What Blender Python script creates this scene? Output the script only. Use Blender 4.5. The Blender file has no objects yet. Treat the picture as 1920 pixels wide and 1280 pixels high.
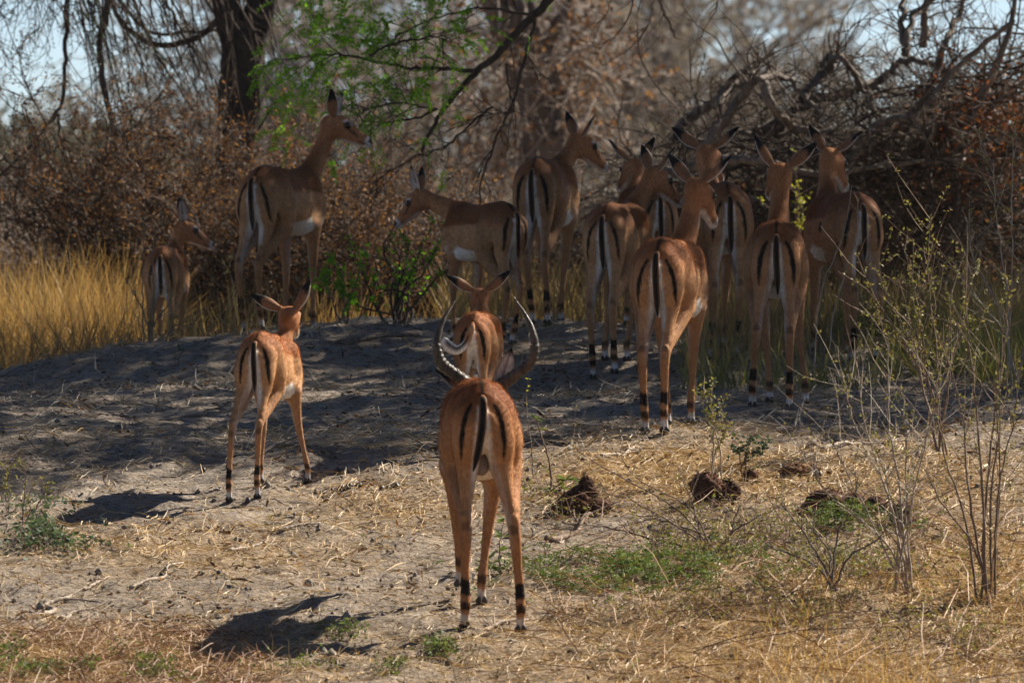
import bpy, math, random
import numpy as np
from mathutils import Matrix, Vector, Euler

# ------------------------------------------------------------------ camera, world, sun, exposure
FPX, CX, HY, CAMZ = 18000.0, 960.0, 320.0, 1.9          # focal length in photo pixels, principal column, horizon row, eye height
scene = bpy.context.scene
col = scene.collection
cam = bpy.data.cameras.new('camera')
cam.sensor_width = 36.0
cam.lens = 36.0 * FPX / 1920.0
cam.shift_y = -(640.0 - HY) / 1920.0
cam.clip_start = 1.0
cam.clip_end = 3000.0
cam.dof.use_dof = True
cam.dof.focus_distance = 40.5
cam.dof.aperture_fstop = 9.0
camo = bpy.data.objects.new('camera', cam)
camo.location = (0, 0, CAMZ)
camo.rotation_euler = (math.radians(90), 0, 0)
col.objects.link(camo)
scene.camera = camo

SUN = Vector((0.70, 0.54, 0.66)).normalized()            # direction towards the sun
sun_el = math.asin(SUN.z)
world = bpy.data.worlds.new('World')
scene.world = world
world.use_nodes = True
wn = world.node_tree
bg = wn.nodes['Background']
sky = wn.nodes.new('ShaderNodeTexSky')
sky.sky_type = 'NISHITA'
sky.sun_disc = False
sky.sun_elevation = sun_el
sky.sun_rotation = math.atan2(SUN.x, SUN.y)
sky.altitude = 3000.0
sky.dust_density = 1.0
sky.air_density = 0.6
wn.links.new(sky.outputs[0], bg.inputs[0])
bg.inputs[1].default_value = 0.05
sl = bpy.data.lights.new('sun', 'SUN')
sl.energy = 5.0
sl.angle = math.radians(0.55)
sl.color = (1.0, 0.90, 0.76)
slo = bpy.data.objects.new('sun', sl)
slo.rotation_euler = (-SUN).to_track_quat('-Z', 'Y').to_euler()
slo.location = (20, 30, 20)
col.objects.link(slo)
vs = scene.view_settings
vs.view_transform = 'Standard'
vs.look = 'None'
vs.exposure = 1.18
vs.gamma = 1.0
vs.use_curve_mapping = False
scene.cycles.use_denoising = True
scene.cycles.max_bounces = 8
scene.cycles.transparent_max_bounces = 8
scene.cycles.volume_bounces = 0

# ------------------------------------------------------------------ helpers
def tag(o, label=None, cat=None, group=None, kind=None):
    if label: o['label'] = label
    if cat: o['category'] = cat
    if group: o['group'] = group
    if kind: o['kind'] = kind
    return o

def empty(name, loc=(0, 0, 0), rot=(0, 0, 0), **kw):
    o = bpy.data.objects.new(name, None)
    o.empty_display_size = 0.1
    o.location = loc
    o.rotation_euler = rot
    col.objects.link(o)
    return tag(o, **kw)

class MB:
    """collects quads (last index -1 means a triangle) in numpy blocks and builds ONE mesh object"""
    def __init__(s):
        s.v, s.f, s.n, s.c = [], [], 0, []
    def add(s, v, f, c=None):
        v = np.asarray(v, np.float32).reshape(-1, 3)
        f = np.asarray(f, np.int64)
        s.v.append(v); s.f.append(np.where(f < 0, -1, f + s.n)); s.n += len(v)
        if c is not None: s.c.append(np.asarray(c, np.float32))
        return s
    def build(s, name, mat, parent=None, smooth=True, loc=None, **kw):
        v = np.concatenate(s.v); f = np.concatenate(s.f)
        me = bpy.data.meshes.new(name)
        tri = f[:, 3] < 0
        cnt = np.where(tri, 3, 4)
        mask = np.ones(f.shape, bool); mask[:, 3] = ~tri
        loops = f[mask].astype(np.int32)
        start = np.concatenate([[0], np.cumsum(cnt)[:-1]]).astype(np.int32)
        if loc is not None: v = v - np.asarray(loc, np.float32)
        me.vertices.add(len(v)); me.vertices.foreach_set('co', v.ravel())
        me.loops.add(len(loops)); me.loops.foreach_set('vertex_index', loops)
        me.polygons.add(len(f)); me.polygons.foreach_set('loop_start', start)
        me.polygons.foreach_set('loop_total', cnt.astype(np.int32))
        if smooth: me.polygons.foreach_set('use_smooth', np.ones(len(f), bool))
        if s.c:
            c = np.concatenate(s.c)
            a = me.color_attributes.new('Col', 'FLOAT_COLOR', 'POINT')
            a.data.foreach_set('color', np.concatenate([c, np.ones((len(c), 1), np.float32)], 1).ravel())
        me.update(calc_edges=True)
        if mat: me.materials.append(mat)
        o = bpy.data.objects.new(name, me)
        if loc is not None: o.location = loc
        col.objects.link(o)
        if parent: o.parent = parent
        return tag(o, **kw)

def nrm(a):
    return a / np.maximum(np.linalg.norm(a, axis=-1, keepdims=True), 1e-9)

def tube_batch(mb, pts, rad, k=4, ref=None, cap=False, c=None):
    pts = np.asarray(pts, float); rad = np.asarray(rad, float)
    M, n = pts.shape[:2]
    t = nrm(np.gradient(pts, axis=1))
    if ref is None:
        ref = np.where(np.abs(t[:, :1, 2:3]) < 0.9, np.array([0, 0, 1.0]), np.array([1.0, 0, 0]))
    u = nrm(ref - (ref * t).sum(-1, keepdims=True) * t)
    w = np.cross(t, u)
    a = np.arange(k) * 2 * math.pi / k
    ring = pts[:, :, None] + rad[:, :, None, None] * (np.cos(a)[:, None] * u[:, :, None] + np.sin(a)[:, None] * w[:, :, None])
    idx = np.arange(M * n * k).reshape(M, n, k)
    A, B = idx[:, :-1], idx[:, 1:]
    f = np.stack([A, np.roll(A, -1, 2), np.roll(B, -1, 2), B], -1).reshape(-1, 4)
    if cap and k >= 4:
        for e in (idx[:, 0, ::-1], idx[:, -1]):
            for j in range(1, k - 1, 2):
                q = np.stack([e[:, 0], e[:, j], e[:, j + 1], e[:, j + 2] if j + 2 < k else np.full(M, -1)], -1)
                f = np.concatenate([f, q])
    cc = None
    if c is not None: cc = np.repeat(np.asarray(c, float).reshape(M * n, 3), k, 0)
    mb.add(ring.reshape(-1, 3), f, cc)

def ribbon_batch(mb, pts, wid, side, c=None):
    """flat blades: pts (M,n,3), wid (M,n), side (M,3)"""
    M, n = pts.shape[:2]
    s = side[:, None, :] * wid[:, :, None] * 0.5
    v = np.stack([pts - s, pts + s], 2)
    idx = np.arange(M * n * 2).reshape(M, n, 2)
    f = np.stack([idx[:, :-1, 0], idx[:, :-1, 1], idx[:, 1:, 1], idx[:, 1:, 0]], -1).reshape(-1, 4)
    mb.add(v.reshape(-1, 3), f)

def leaf_batch(mb, rng, P, D, ln, wd):
    """one rhombic leaf (folded quad) for each point"""
    M = len(P)
    D = nrm(D)
    s = nrm(np.cross(D, rng.normal(size=(M, 3))))
    nn = np.cross(D, s)
    ln = np.broadcast_to(ln, (M,))[:, None]; wd = np.broadcast_to(wd, (M,))[:, None]
    mid = P + D * ln * 0.45 - nn * wd * 0.25
    v = np.stack([P, mid + s * wd * 0.5, P + D * ln, mid - s * wd * 0.5], 1)
    mb.add(v.reshape(-1, 3), np.arange(M * 4).reshape(M, 4))

def grow(rng, P, D, L, n, wig, grav):
    P = np.array(P, float); d = nrm(np.array(D, float)); L = np.broadcast_to(L, (len(P),)).astype(float)
    out = [P.copy()]
    st = (L / (n - 1))[:, None]
    for i in range(n - 1):
        d = nrm(d + rng.normal(size=d.shape) * wig + np.array([0, 0, -grav]))
        P = P + d * st
        out.append(P.copy())
    return np.stack(out, 1)

def kids(rng, pts, rad, per, t0=0.25, t1=1.0, ang=(0.5, 1.1)):
    M, n = pts.shape[:2]
    pi = np.repeat(np.arange(M), per)
    t = rng.uniform(t0, t1, len(pi)) * (n - 1)
    i = np.minimum(t.astype(int), n - 2); fr = (t - i)[:, None]
    p = pts[pi, i] * (1 - fr) + pts[pi, i + 1] * fr
    r = rad[pi, i] * (1 - fr[:, 0]) + rad[pi, i + 1] * fr[:, 0]
    tan = nrm(pts[pi, i + 1] - pts[pi, i])
    per_ = nrm(np.cross(tan, rng.normal(size=tan.shape)))
    a = rng.uniform(ang[0], ang[1], len(pi))[:, None]
    return p, tan * np.cos(a) + per_ * np.sin(a), r, t / (n - 1)

def taper(M, n, r0, r1):
    r0 = np.broadcast_to(r0, (M,))[:, None]; r1 = np.broadcast_to(r1, (M,))[:, None]
    t = np.linspace(0, 1, n)[None]
    return r0 * (1 - t) + r1 * t

def sstep(a, b, x):
    t = np.clip((x - a) / (b - a), 0, 1)
    return t * t * (3 - 2 * t)

_lat = np.random.default_rng(5).random((64, 64))
def vnoise(x, y):
    x = np.asarray(x, float); y = np.asarray(y, float)
    i = np.floor(x).astype(int); j = np.floor(y).astype(int)
    fx = x - i; fy = y - j
    fx = fx * fx * (3 - 2 * fx); fy = fy * fy * (3 - 2 * fy)
    g = lambda a, b: _lat[a % 64, b % 64]
    return (g(i, j) * (1 - fx) + g(i + 1, j) * fx) * (1 - fy) + (g(i, j + 1) * (1 - fx) + g(i + 1, j + 1) * fx) * fy
def fbm(x, y, o=4):
    s, a, t = 0, 0.5, 0
    for k in range(o):
        s = s + a * vnoise(x * 2 ** k + 17.3 * k, y * 2 ** k + 9.1 * k); t += a; a *= 0.5
    return s / t

# ------------------------------------------------------------------ terrain
def at(px, py, d):
    """point seen at photo pixel (px, py), d metres away"""
    return np.array([(px - CX) * d / FPX, d, CAMZ - (py - HY) * d / FPX])

PROF = np.array([(-20, -1.95), (20, -1.94), (30, -1.92), (34.5, -1.86), (36, -1.71), (37.5, -1.52), (39, -1.34), (40, -1.22), (41, -1.135),
                 (43, -1.05), (45.5, -0.97), (47, -0.90), (48.6, -0.84), (50, -0.86), (52, -1.0), (55, -1.2), (60, -1.28), (75, -1.3),
                 (120, -1.3), (4000, -1.3)])
CTRL = [(902, 1175, 36), (480, 940, 39), (892, 860, 40), (1230, 820, 40.9), (1450, 768, 42.8), (1130, 712, 45.4), (1355, 682, 45.8),
        (1620, 690, 46), (1020, 606, 48.3), (960, 660, 46.5), (490, 620, 48.6), (310, 712, 50.3), (0, 722, 46.0), (200, 668, 46.5),
        (330, 642, 47.4), (0, 985, 38.4), (1900, 800, 41.6), (1900, 640, 47.5), (700, 606, 48.6), (60, 735, 51), (-400, 760, 45.5), (0, 738, 48.5), (0, 752, 50), (-300, 790, 48), (110, 702, 48.2), (210, 690, 49.2), (330, 672, 49.6), (-300, 790, 50.5), (450, 640, 50.4)]
cp = np.array([at(*c) for c in CTRL])
def _base(y): return CAMZ + np.interp(y, PROF[:, 0], PROF[:, 1])
def _k(a, b): return np.exp(-((a[:, None, 0] - b[None, :, 0]) ** 2 + (a[:, None, 1] - b[None, :, 1]) ** 2) / (2 * 0.9 ** 2))
_w = np.linalg.solve(_k(cp, cp) + 0.06 * np.eye(len(cp)), cp[:, 2] - _base(cp[:, 1]))
def G0(x, y):
    x = np.asarray(x, float); y = np.asarray(y, float)
    z = _base(y)
    for (a, b, _), w in zip(cp, _w):
        z = z + w * np.exp(-((x - a) ** 2 + (y - b) ** 2) / (2 * 0.9 ** 2))
    return z
def G(x, y):
    near = np.clip((75 - np.asarray(y, float)) / 20, 0, 1)
    return G0(x, y) + near * ((fbm(np.asarray(x) * 1.3 + 40, np.asarray(y) * 0.9 + 3, 3) - 0.5) * 0.07
                              + (fbm(np.asarray(x) * 8 + 4, np.asarray(y) * 8 + 3, 3) - 0.5) * 0.055)
def foot(px, py, d0=33.5, d1=52):
    """ground point seen at photo pixel (px, py)"""
    d = np.linspace(d0, d1, 800)
    x = (px - CX) * d / FPX
    g = G0(x, d) - (CAMZ - (py - HY) * d / FPX)
    k = np.argmax(g > 0) if (g > 0).any() else len(d) - 1
    return np.array([x[k], d[k], float(G(x[k], d[k]))])
def gp(px, d):
    x = (px - CX) * d / FPX
    return np.array([x, d, float(G(x, d))])

# ------------------------------------------------------------------ materials
def newmat(name):
    m = bpy.data.materials.new(name); m.use_nodes = True
    nt = m.node_tree; nt.nodes.clear()
    out = nt.nodes.new('ShaderNodeOutputMaterial')
    return m, nt, out
def N(nt, t, **kw):
    n = nt.nodes.new(t)
    for k, v in kw.items():
        if hasattr(n, k): setattr(n, k, v)
        else: n.inputs[k].default_value = v
    return n
def ramp(nt, fac, stops):
    r = nt.nodes.new('ShaderNodeValToRGB')
    e = r.color_ramp.elements
    while len(e) < len(stops): e.new(0.5)
    for el, (p, c) in zip(e, stops): el.position = p; el.color = (*c, 1)
    nt.links.new(fac, r.inputs[0])
    return r.outputs[0]
def mixc(nt, fac, a, b, mode='MIX'):
    m = nt.nodes.new('ShaderNodeMix'); m.data_type = 'RGBA'; m.blend_type = mode
    for s, v in ((0, fac), (6, a), (7, b)):
        if isinstance(v, (int, float)): m.inputs[s].default_value = v
        elif isinstance(v, tuple): m.inputs[s].default_value = (*v, 1)
        else: nt.links.new(v, m.inputs[s])
    return m.outputs[2]

def leaf_mat(name, cols, trans=0.35, rough=0.6):
    m, nt, out = newmat(name)
    g = N(nt, 'ShaderNodeNewGeometry')
    st = [(i / max(1, len(cols) - 1), c) for i, c in enumerate(cols)]
    c = ramp(nt, g.outputs['Random Per Island'], st)
    p = N(nt, 'ShaderNodeBsdfPrincipled', Roughness=rough)
    p.inputs['Specular IOR Level'].default_value = 0.25
    nt.links.new(c, p.inputs['Base Color'])
    t = N(nt, 'ShaderNodeBsdfTranslucent')
    nt.links.new(mixc(nt, 1.0, c, (1.0, 0.95, 0.6), 'MULTIPLY'), t.inputs[0])
    mx = N(nt, 'ShaderNodeMixShader'); mx.inputs[0].default_value = trans
    nt.links.new(p.outputs[0], mx.inputs[1]); nt.links.new(t.outputs[0], mx.inputs[2])
    nt.links.new(mx.outputs[0], out.inputs[0])
    return m
def bark_mat(name, a, b, scale=30.0, rough=0.85, island=0.0, bump=0.4):
    m, nt, out = newmat(name)
    tc = N(nt, 'ShaderNodeTexCoord')
    mp = N(nt, 'ShaderNodeMapping'); mp.inputs['Scale'].default_value = (1, 1, 0.25)
    nt.links.new(tc.outputs['Object'], mp.inputs[0])
    no = N(nt, 'ShaderNodeTexNoise', Scale=scale, Detail=6.0)
    nt.links.new(mp.outputs[0], no.inputs['Vector'])
    c = ramp(nt, no.outputs[0], [(0.3, a), (0.7, b)])
    if island:
        g = N(nt, 'ShaderNodeNewGeometry')
        v = ramp(nt, g.outputs['Random Per Island'], [(0, (1 - island,) * 3), (1, (1 + island,) * 3)])
        c = mixc(nt, 1.0, c, v, 'MULTIPLY')
    p = N(nt, 'ShaderNodeBsdfPrincipled', Roughness=rough)
    p.inputs['Specular IOR Level'].default_value = 0.2
    nt.links.new(c, p.inputs['Base Color'])
    bm = N(nt, 'ShaderNodeBump', Strength=bump, Distance=0.02)
    nt.links.new(no.outputs[0], bm.inputs['Height']); nt.links.new(bm.outputs[0], p.inputs['Normal'])
    nt.links.new(p.outputs[0], out.inputs[0])
    return m
def fur_mat(name, rough=0.5):
    m, nt, out = newmat(name)
    at_ = N(nt, 'ShaderNodeVertexColor'); at_.layer_name = 'Col'
    tc = N(nt, 'ShaderNodeTexCoord')
    no = N(nt, 'ShaderNodeTexNoise', Scale=9.0, Detail=4.0)
    nt.links.new(tc.outputs['Object'], no.inputs['Vector'])
    mp = N(nt, 'ShaderNodeMapping'); mp.inputs['Scale'].default_value = (130, 34, 55)
    nt.links.new(tc.outputs['Object'], mp.inputs[0])
    hair = N(nt, 'ShaderNodeTexNoise', Scale=1.0, Detail=3.0)
    nt.links.new(mp.outputs[0], hair.inputs['Vector'])
    v = ramp(nt, no.outputs[0], [(0.3, (0.82, 0.80, 0.78)), (0.7, (1.12, 1.12, 1.12))])
    v2 = ramp(nt, hair.outputs[0], [(0.25, (0.68, 0.66, 0.64)), (0.75, (1.25, 1.25, 1.25))])
    c = mixc(nt, 1.0, mixc(nt, 1.0, at_.outputs[0], v, 'MULTIPLY'), v2, 'MULTIPLY')
    p = N(nt, 'ShaderNodeBsdfPrincipled', Roughness=rough)
    p.inputs['Specular IOR Level'].default_value = 0.08
    p.inputs['Sheen Weight'].default_value = 0.0
    p.inputs['Sheen Roughness'].default_value = 0.4
    nt.links.new(c, p.inputs['Base Color'])
    bm = N(nt, 'ShaderNodeBump', Strength=0.35, Distance=0.004)
    nt.links.new(hair.outputs[0], bm.inputs['Height']); nt.links.new(bm.outputs[0], p.inputs['Normal'])
    nt.links.new(p.outputs[0], out.inputs[0])
    return m
def plain_mat(name, c, rough=0.4, spec=0.5):
    m, nt, out = newmat(name)
    tc = N(nt, 'ShaderNodeTexCoord')
    no = N(nt, 'ShaderNodeTexNoise', Scale=60.0, Detail=3.0)
    nt.links.new(tc.outputs['Object'], no.inputs['Vector'])
    cc = ramp(nt, no.outputs[0], [(0.3, tuple(x * 0.75 for x in c)), (0.7, tuple(x * 1.2 for x in c))])
    p = N(nt, 'ShaderNodeBsdfPrincipled', Roughness=rough)
    p.inputs['Specular IOR Level'].default_value = spec
    nt.links.new(cc, p.inputs['Base Color']); nt.links.new(p.outputs[0], out.inputs[0])
    return m
def ground_mat():
    m, nt, out = newmat('dusty_soil')
    tc = N(nt, 'ShaderNodeTexCoord')
    at_ = N(nt, 'ShaderNodeVertexColor'); at_.layer_name = 'Col'
    n1 = N(nt, 'ShaderNodeTexNoise', Scale=1.6, Detail=6.0, Roughness=0.6)
    n2 = N(nt, 'ShaderNodeTexNoise', Scale=22.0, Detail=6.0, Roughness=0.65)
    n3 = N(nt, 'ShaderNodeTexNoise', Scale=90.0, Detail=4.0, Roughness=0.7)
    for n in (n1, n2, n3): nt.links.new(tc.outputs['Object'], n.inputs['Vector'])
    base = ramp(nt, n1.outputs[0], [(0.3, (0.22, 0.19, 0.165)), (0.7, (0.36, 0.32, 0.28))])
    sp = ramp(nt, n2.outputs[0], [(0.34, (0.34, 0.31, 0.29)), (0.47, (0.92, 0.91, 0.90)), (0.72, (1.25, 1.23, 1.2))])
    fine = ramp(nt, n3.outputs[0], [(0.32, (0.48, 0.46, 0.44)), (0.58, (1.12, 1.12, 1.12))])
    c = mixc(nt, 1.0, mixc(nt, 1.0, base, sp, 'MULTIPLY'), fine, 'MULTIPLY')
    straw = ramp(nt, n2.outputs[0], [(0.3, (0.17, 0.10, 0.045)), (0.65, (0.42, 0.28, 0.13))])
    sep = N(nt, 'ShaderNodeSeparateColor'); nt.links.new(at_.outputs[0], sep.inputs[0])
    c = mixc(nt, sep.outputs[0], c, straw)
    p = N(nt, 'ShaderNodeBsdfPrincipled', Roughness=0.95)
    p.inputs['Specular IOR Level'].default_value = 0.1
    nt.links.new(c, p.inputs['Base Color'])
    b1 = N(nt, 'ShaderNodeBump', Strength=0.9, Distance=0.03)
    b2 = N(nt, 'ShaderNodeBump', Strength=0.8, Distance=0.008)
    nt.links.new(n2.outputs[0], b1.inputs['Height']); nt.links.new(n3.outputs[0], b2.inputs['Height'])
    nt.links.new(b1.outputs[0], b2.inputs['Normal']); nt.links.new(b2.outputs[0], p.inputs['Normal'])
    nt.links.new(p.outputs[0], out.inputs[0])
    return m

def hair_mat():
    m, nt, out = newmat('coat_hair')
    a = N(nt, 'ShaderNodeVertexColor'); a.layer_name = 'Col'
    g = N(nt, 'ShaderNodeNewGeometry')
    v = ramp(nt, g.outputs['Random Per Island'], [(0, (.8, .8, .8)), (1, (1.2, 1.2, 1.2))])
    c = mixc(nt, 1.0, a.outputs[0], v, 'MULTIPLY')
    d = N(nt, 'ShaderNodeBsdfDiffuse'); t = N(nt, 'ShaderNodeBsdfTranslucent')
    nt.links.new(c, d.inputs[0]); nt.links.new(c, t.inputs[0])
    x = N(nt, 'ShaderNodeMixShader'); x.inputs[0].default_value = 0.35
    nt.links.new(d.outputs[0], x.inputs[1]); nt.links.new(t.outputs[0], x.inputs[2]); nt.links.new(x.outputs[0], out.inputs[0])
    return m

MT = dict(
    hair=hair_mat(),
    soil=ground_mat(), fur=fur_mat('impala_coat', 0.68), ear=fur_mat('ear_skin', 0.7),
    eye=plain_mat('dark_eye', (0.006, 0.005, 0.005), 0.08), hoof=plain_mat('hoof_horn', (0.03, 0.027, 0.026), 0.45),
    horn=bark_mat('ringed_horn', (0.035, 0.028, 0.022), (0.10, 0.078, 0.055), 60, 0.42),
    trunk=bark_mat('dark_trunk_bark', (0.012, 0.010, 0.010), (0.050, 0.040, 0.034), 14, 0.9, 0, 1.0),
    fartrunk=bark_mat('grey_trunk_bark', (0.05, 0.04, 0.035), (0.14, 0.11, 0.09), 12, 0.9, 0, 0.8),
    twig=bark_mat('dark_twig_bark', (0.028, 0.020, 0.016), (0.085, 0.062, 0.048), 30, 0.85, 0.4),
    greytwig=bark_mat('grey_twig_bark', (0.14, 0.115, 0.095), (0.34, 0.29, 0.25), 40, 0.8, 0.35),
    dead=bark_mat('dead_branch_bark', (0.060, 0.050, 0.044), (0.20, 0.165, 0.14), 24, 0.85, 0.35),
    stem=bark_mat('pale_stem_bark', (0.20, 0.15, 0.11), (0.42, 0.35, 0.28), 50, 0.7, 0.3),
    redstem=bark_mat('brown_stem_bark', (0.10, 0.065, 0.045), (0.24, 0.17, 0.12), 50, 0.75, 0.3),
    dryleaf=leaf_mat('dry_brown_leaf', [(0.040, 0.019, 0.011), (0.085, 0.038, 0.018), (0.17, 0.080, 0.034), (0.36, 0.20, 0.095)], 0.40),
    rustleaf=leaf_mat('rust_leaf', [(0.10, 0.035, 0.012), (0.30, 0.10, 0.03)], 0.3),
    hazedleaf=leaf_mat('hazed_scrub_leaf', [(0.12, 0.105, 0.10), (0.21, 0.19, 0.18), (0.29, 0.265, 0.25)], 0.3),  # paled and greyed: distance haze put into the leaf colour
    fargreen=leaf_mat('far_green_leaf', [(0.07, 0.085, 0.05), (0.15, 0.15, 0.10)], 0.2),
    green=leaf_mat('acacia_leaf', [(0.10, 0.28, 0.012), (0.16, 0.40, 0.02), (0.24, 0.48, 0.03)], 0.65),
    herb=leaf_mat('herb_leaf', [(0.05, 0.10, 0.025), (0.10, 0.16, 0.035), (0.18, 0.22, 0.06)], 0.4),
    sprig=leaf_mat('sprig_leaf', [(0.14, 0.15, 0.045), (0.22, 0.22, 0.07), (0.28, 0.22, 0.08)], 0.4),
    bluegreen=leaf_mat('dull_green_leaf', [(0.06, 0.10, 0.06), (0.12, 0.17, 0.10)], 0.35),
    yellowleaf=leaf_mat('yellow_green_leaf', [(0.25, 0.30, 0.03), (0.40, 0.36, 0.05)], 0.5),
    shade=leaf_mat('canopy_leaf', [(0.04, 0.08, 0.015), (0.09, 0.14, 0.03)], 0.3),
    gold=leaf_mat('golden_grass', [(0.24, 0.13, 0.045), (0.46, 0.28, 0.10), (0.63, 0.46, 0.22)], 0.4),
    drygrass=leaf_mat('dull_dry_grass', [(0.13, 0.10, 0.045), (0.24, 0.17, 0.075), (0.34, 0.24, 0.11)], 0.35),
    straw=leaf_mat('straw', [(0.22, 0.12, 0.045), (0.42, 0.26, 0.10), (0.56, 0.40, 0.20), (0.66, 0.55, 0.38)], 0.15),
    redstraw=leaf_mat('reddish_stalk', [(0.12, 0.055, 0.025), (0.28, 0.14, 0.07), (0.50, 0.33, 0.20)], 0.1),
    palestraw=leaf_mat('grey_straw', [(0.13, 0.10, 0.075), (0.30, 0.25, 0.19), (0.46, 0.40, 0.32)], 0.1),
    dung=bark_mat('dung_fibre', (0.035, 0.016, 0.010), (0.13, 0.06, 0.032), 45, 0.95, 0, 1.0),
    drydung=bark_mat('dry_dung_fibre', (0.10, 0.05, 0.025), (0.26, 0.14, 0.07), 45, 0.95, 0, 1.0),
    pellet=plain_mat('dark_pellet', (0.022, 0.016, 0.014), 0.55),
)

# ------------------------------------------------------------------ ground
def strawiness(x, y):
    """how much straw litter covers the soil, 0..1"""
    px = x * FPX / y + CX
    n = fbm(x * 1.5 + 3, y * 0.8 + 8, 4)
    row = HY + (CAMZ - G0(x, y)) * FPX / y
    m = 0.12 + 0 * x
    blob = lambda cx, cy, sx, sy, a: a * np.exp(-((px - cx) / sx) ** 2 - ((row - cy) / sy) ** 2)
    m = m + blob(300, 1035, 330, 45, 0.55) + blob(750, 945, 170, 45, 0.55) + blob(1230, 900, 230, 50, 1.0) + blob(1560, 900, 300, 60, 0.85)
    m = m + blob(1500, 1200, 500, 130, 0.9) + blob(200, 1250, 380, 60, 0.75) + blob(1850, 1060, 160, 120, 0.6)
    return np.clip(m * (0.35 + 1.3 * n), 0, 1)

xs = np.concatenate([-np.geomspace(900, 3.4, 40), np.arange(-3.35, 3.36, 0.035), np.geomspace(3.4, 900, 40)])
ys = np.concatenate([np.linspace(-30, 31, 30), np.arange(31.3, 33.6, 0.3), np.arange(33.7, 49.6, 0.035), np.arange(50, 70, 0.3), np.geomspace(70, 2600, 50)])
X, Y = np.meshgrid(xs, ys, indexing='ij')
Z = G(X, Y)
rng = np.random.default_rng(2)                     # hoof prints: paired dents with a raised rim
for _ in range(900):
    hx, hy_ = rng.uniform(-3, 3), rng.uniform(34, 46); a_ = rng.normal() * .6
    i0, i1 = np.searchsorted(xs, (hx - .14, hx + .14)); j0, j1 = np.searchsorted(ys, (hy_ - .14, hy_ + .14))
    dx, dy = X[i0:i1, j0:j1] - hx, Y[i0:i1, j0:j1] - hy_
    u_, v_ = dx * math.cos(a_) - dy * math.sin(a_), dx * math.sin(a_) + dy * math.cos(a_)
    q_ = (u_ / .032) ** 2 + (v_ / .05) ** 2
    Z[i0:i1, j0:j1] += rng.uniform(.4, 1) * (-.024 * np.exp(-q_) + .010 * np.exp(-(np.sqrt(q_) - 1.6) ** 2 * 4))
idx = np.arange(X.size).reshape(X.shape)
f = np.stack([idx[:-1, :-1], idx[1:, :-1], idx[1:, 1:], idx[:-1, 1:]], -1).reshape(-1, 4)
sw = np.where((Y > 33) & (Y < 43), strawiness(X, np.maximum(Y, 30)), np.where(Y > 50, 0.6, 0.15)) * 0.95
gm = MB(); gm.add(np.stack([X, Y, Z], -1), f, np.repeat(sw.reshape(-1, 1), 3, 1))
gm.build('ground', MT['soil'], kind='structure')

# ------------------------------------------------------------------ impala
def smin(a, b, k):
    h = np.clip(0.5 + 0.5 * (a - b) / k, 0, 1)
    return a + (b - a) * h - k * h * (1 - h)

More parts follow.
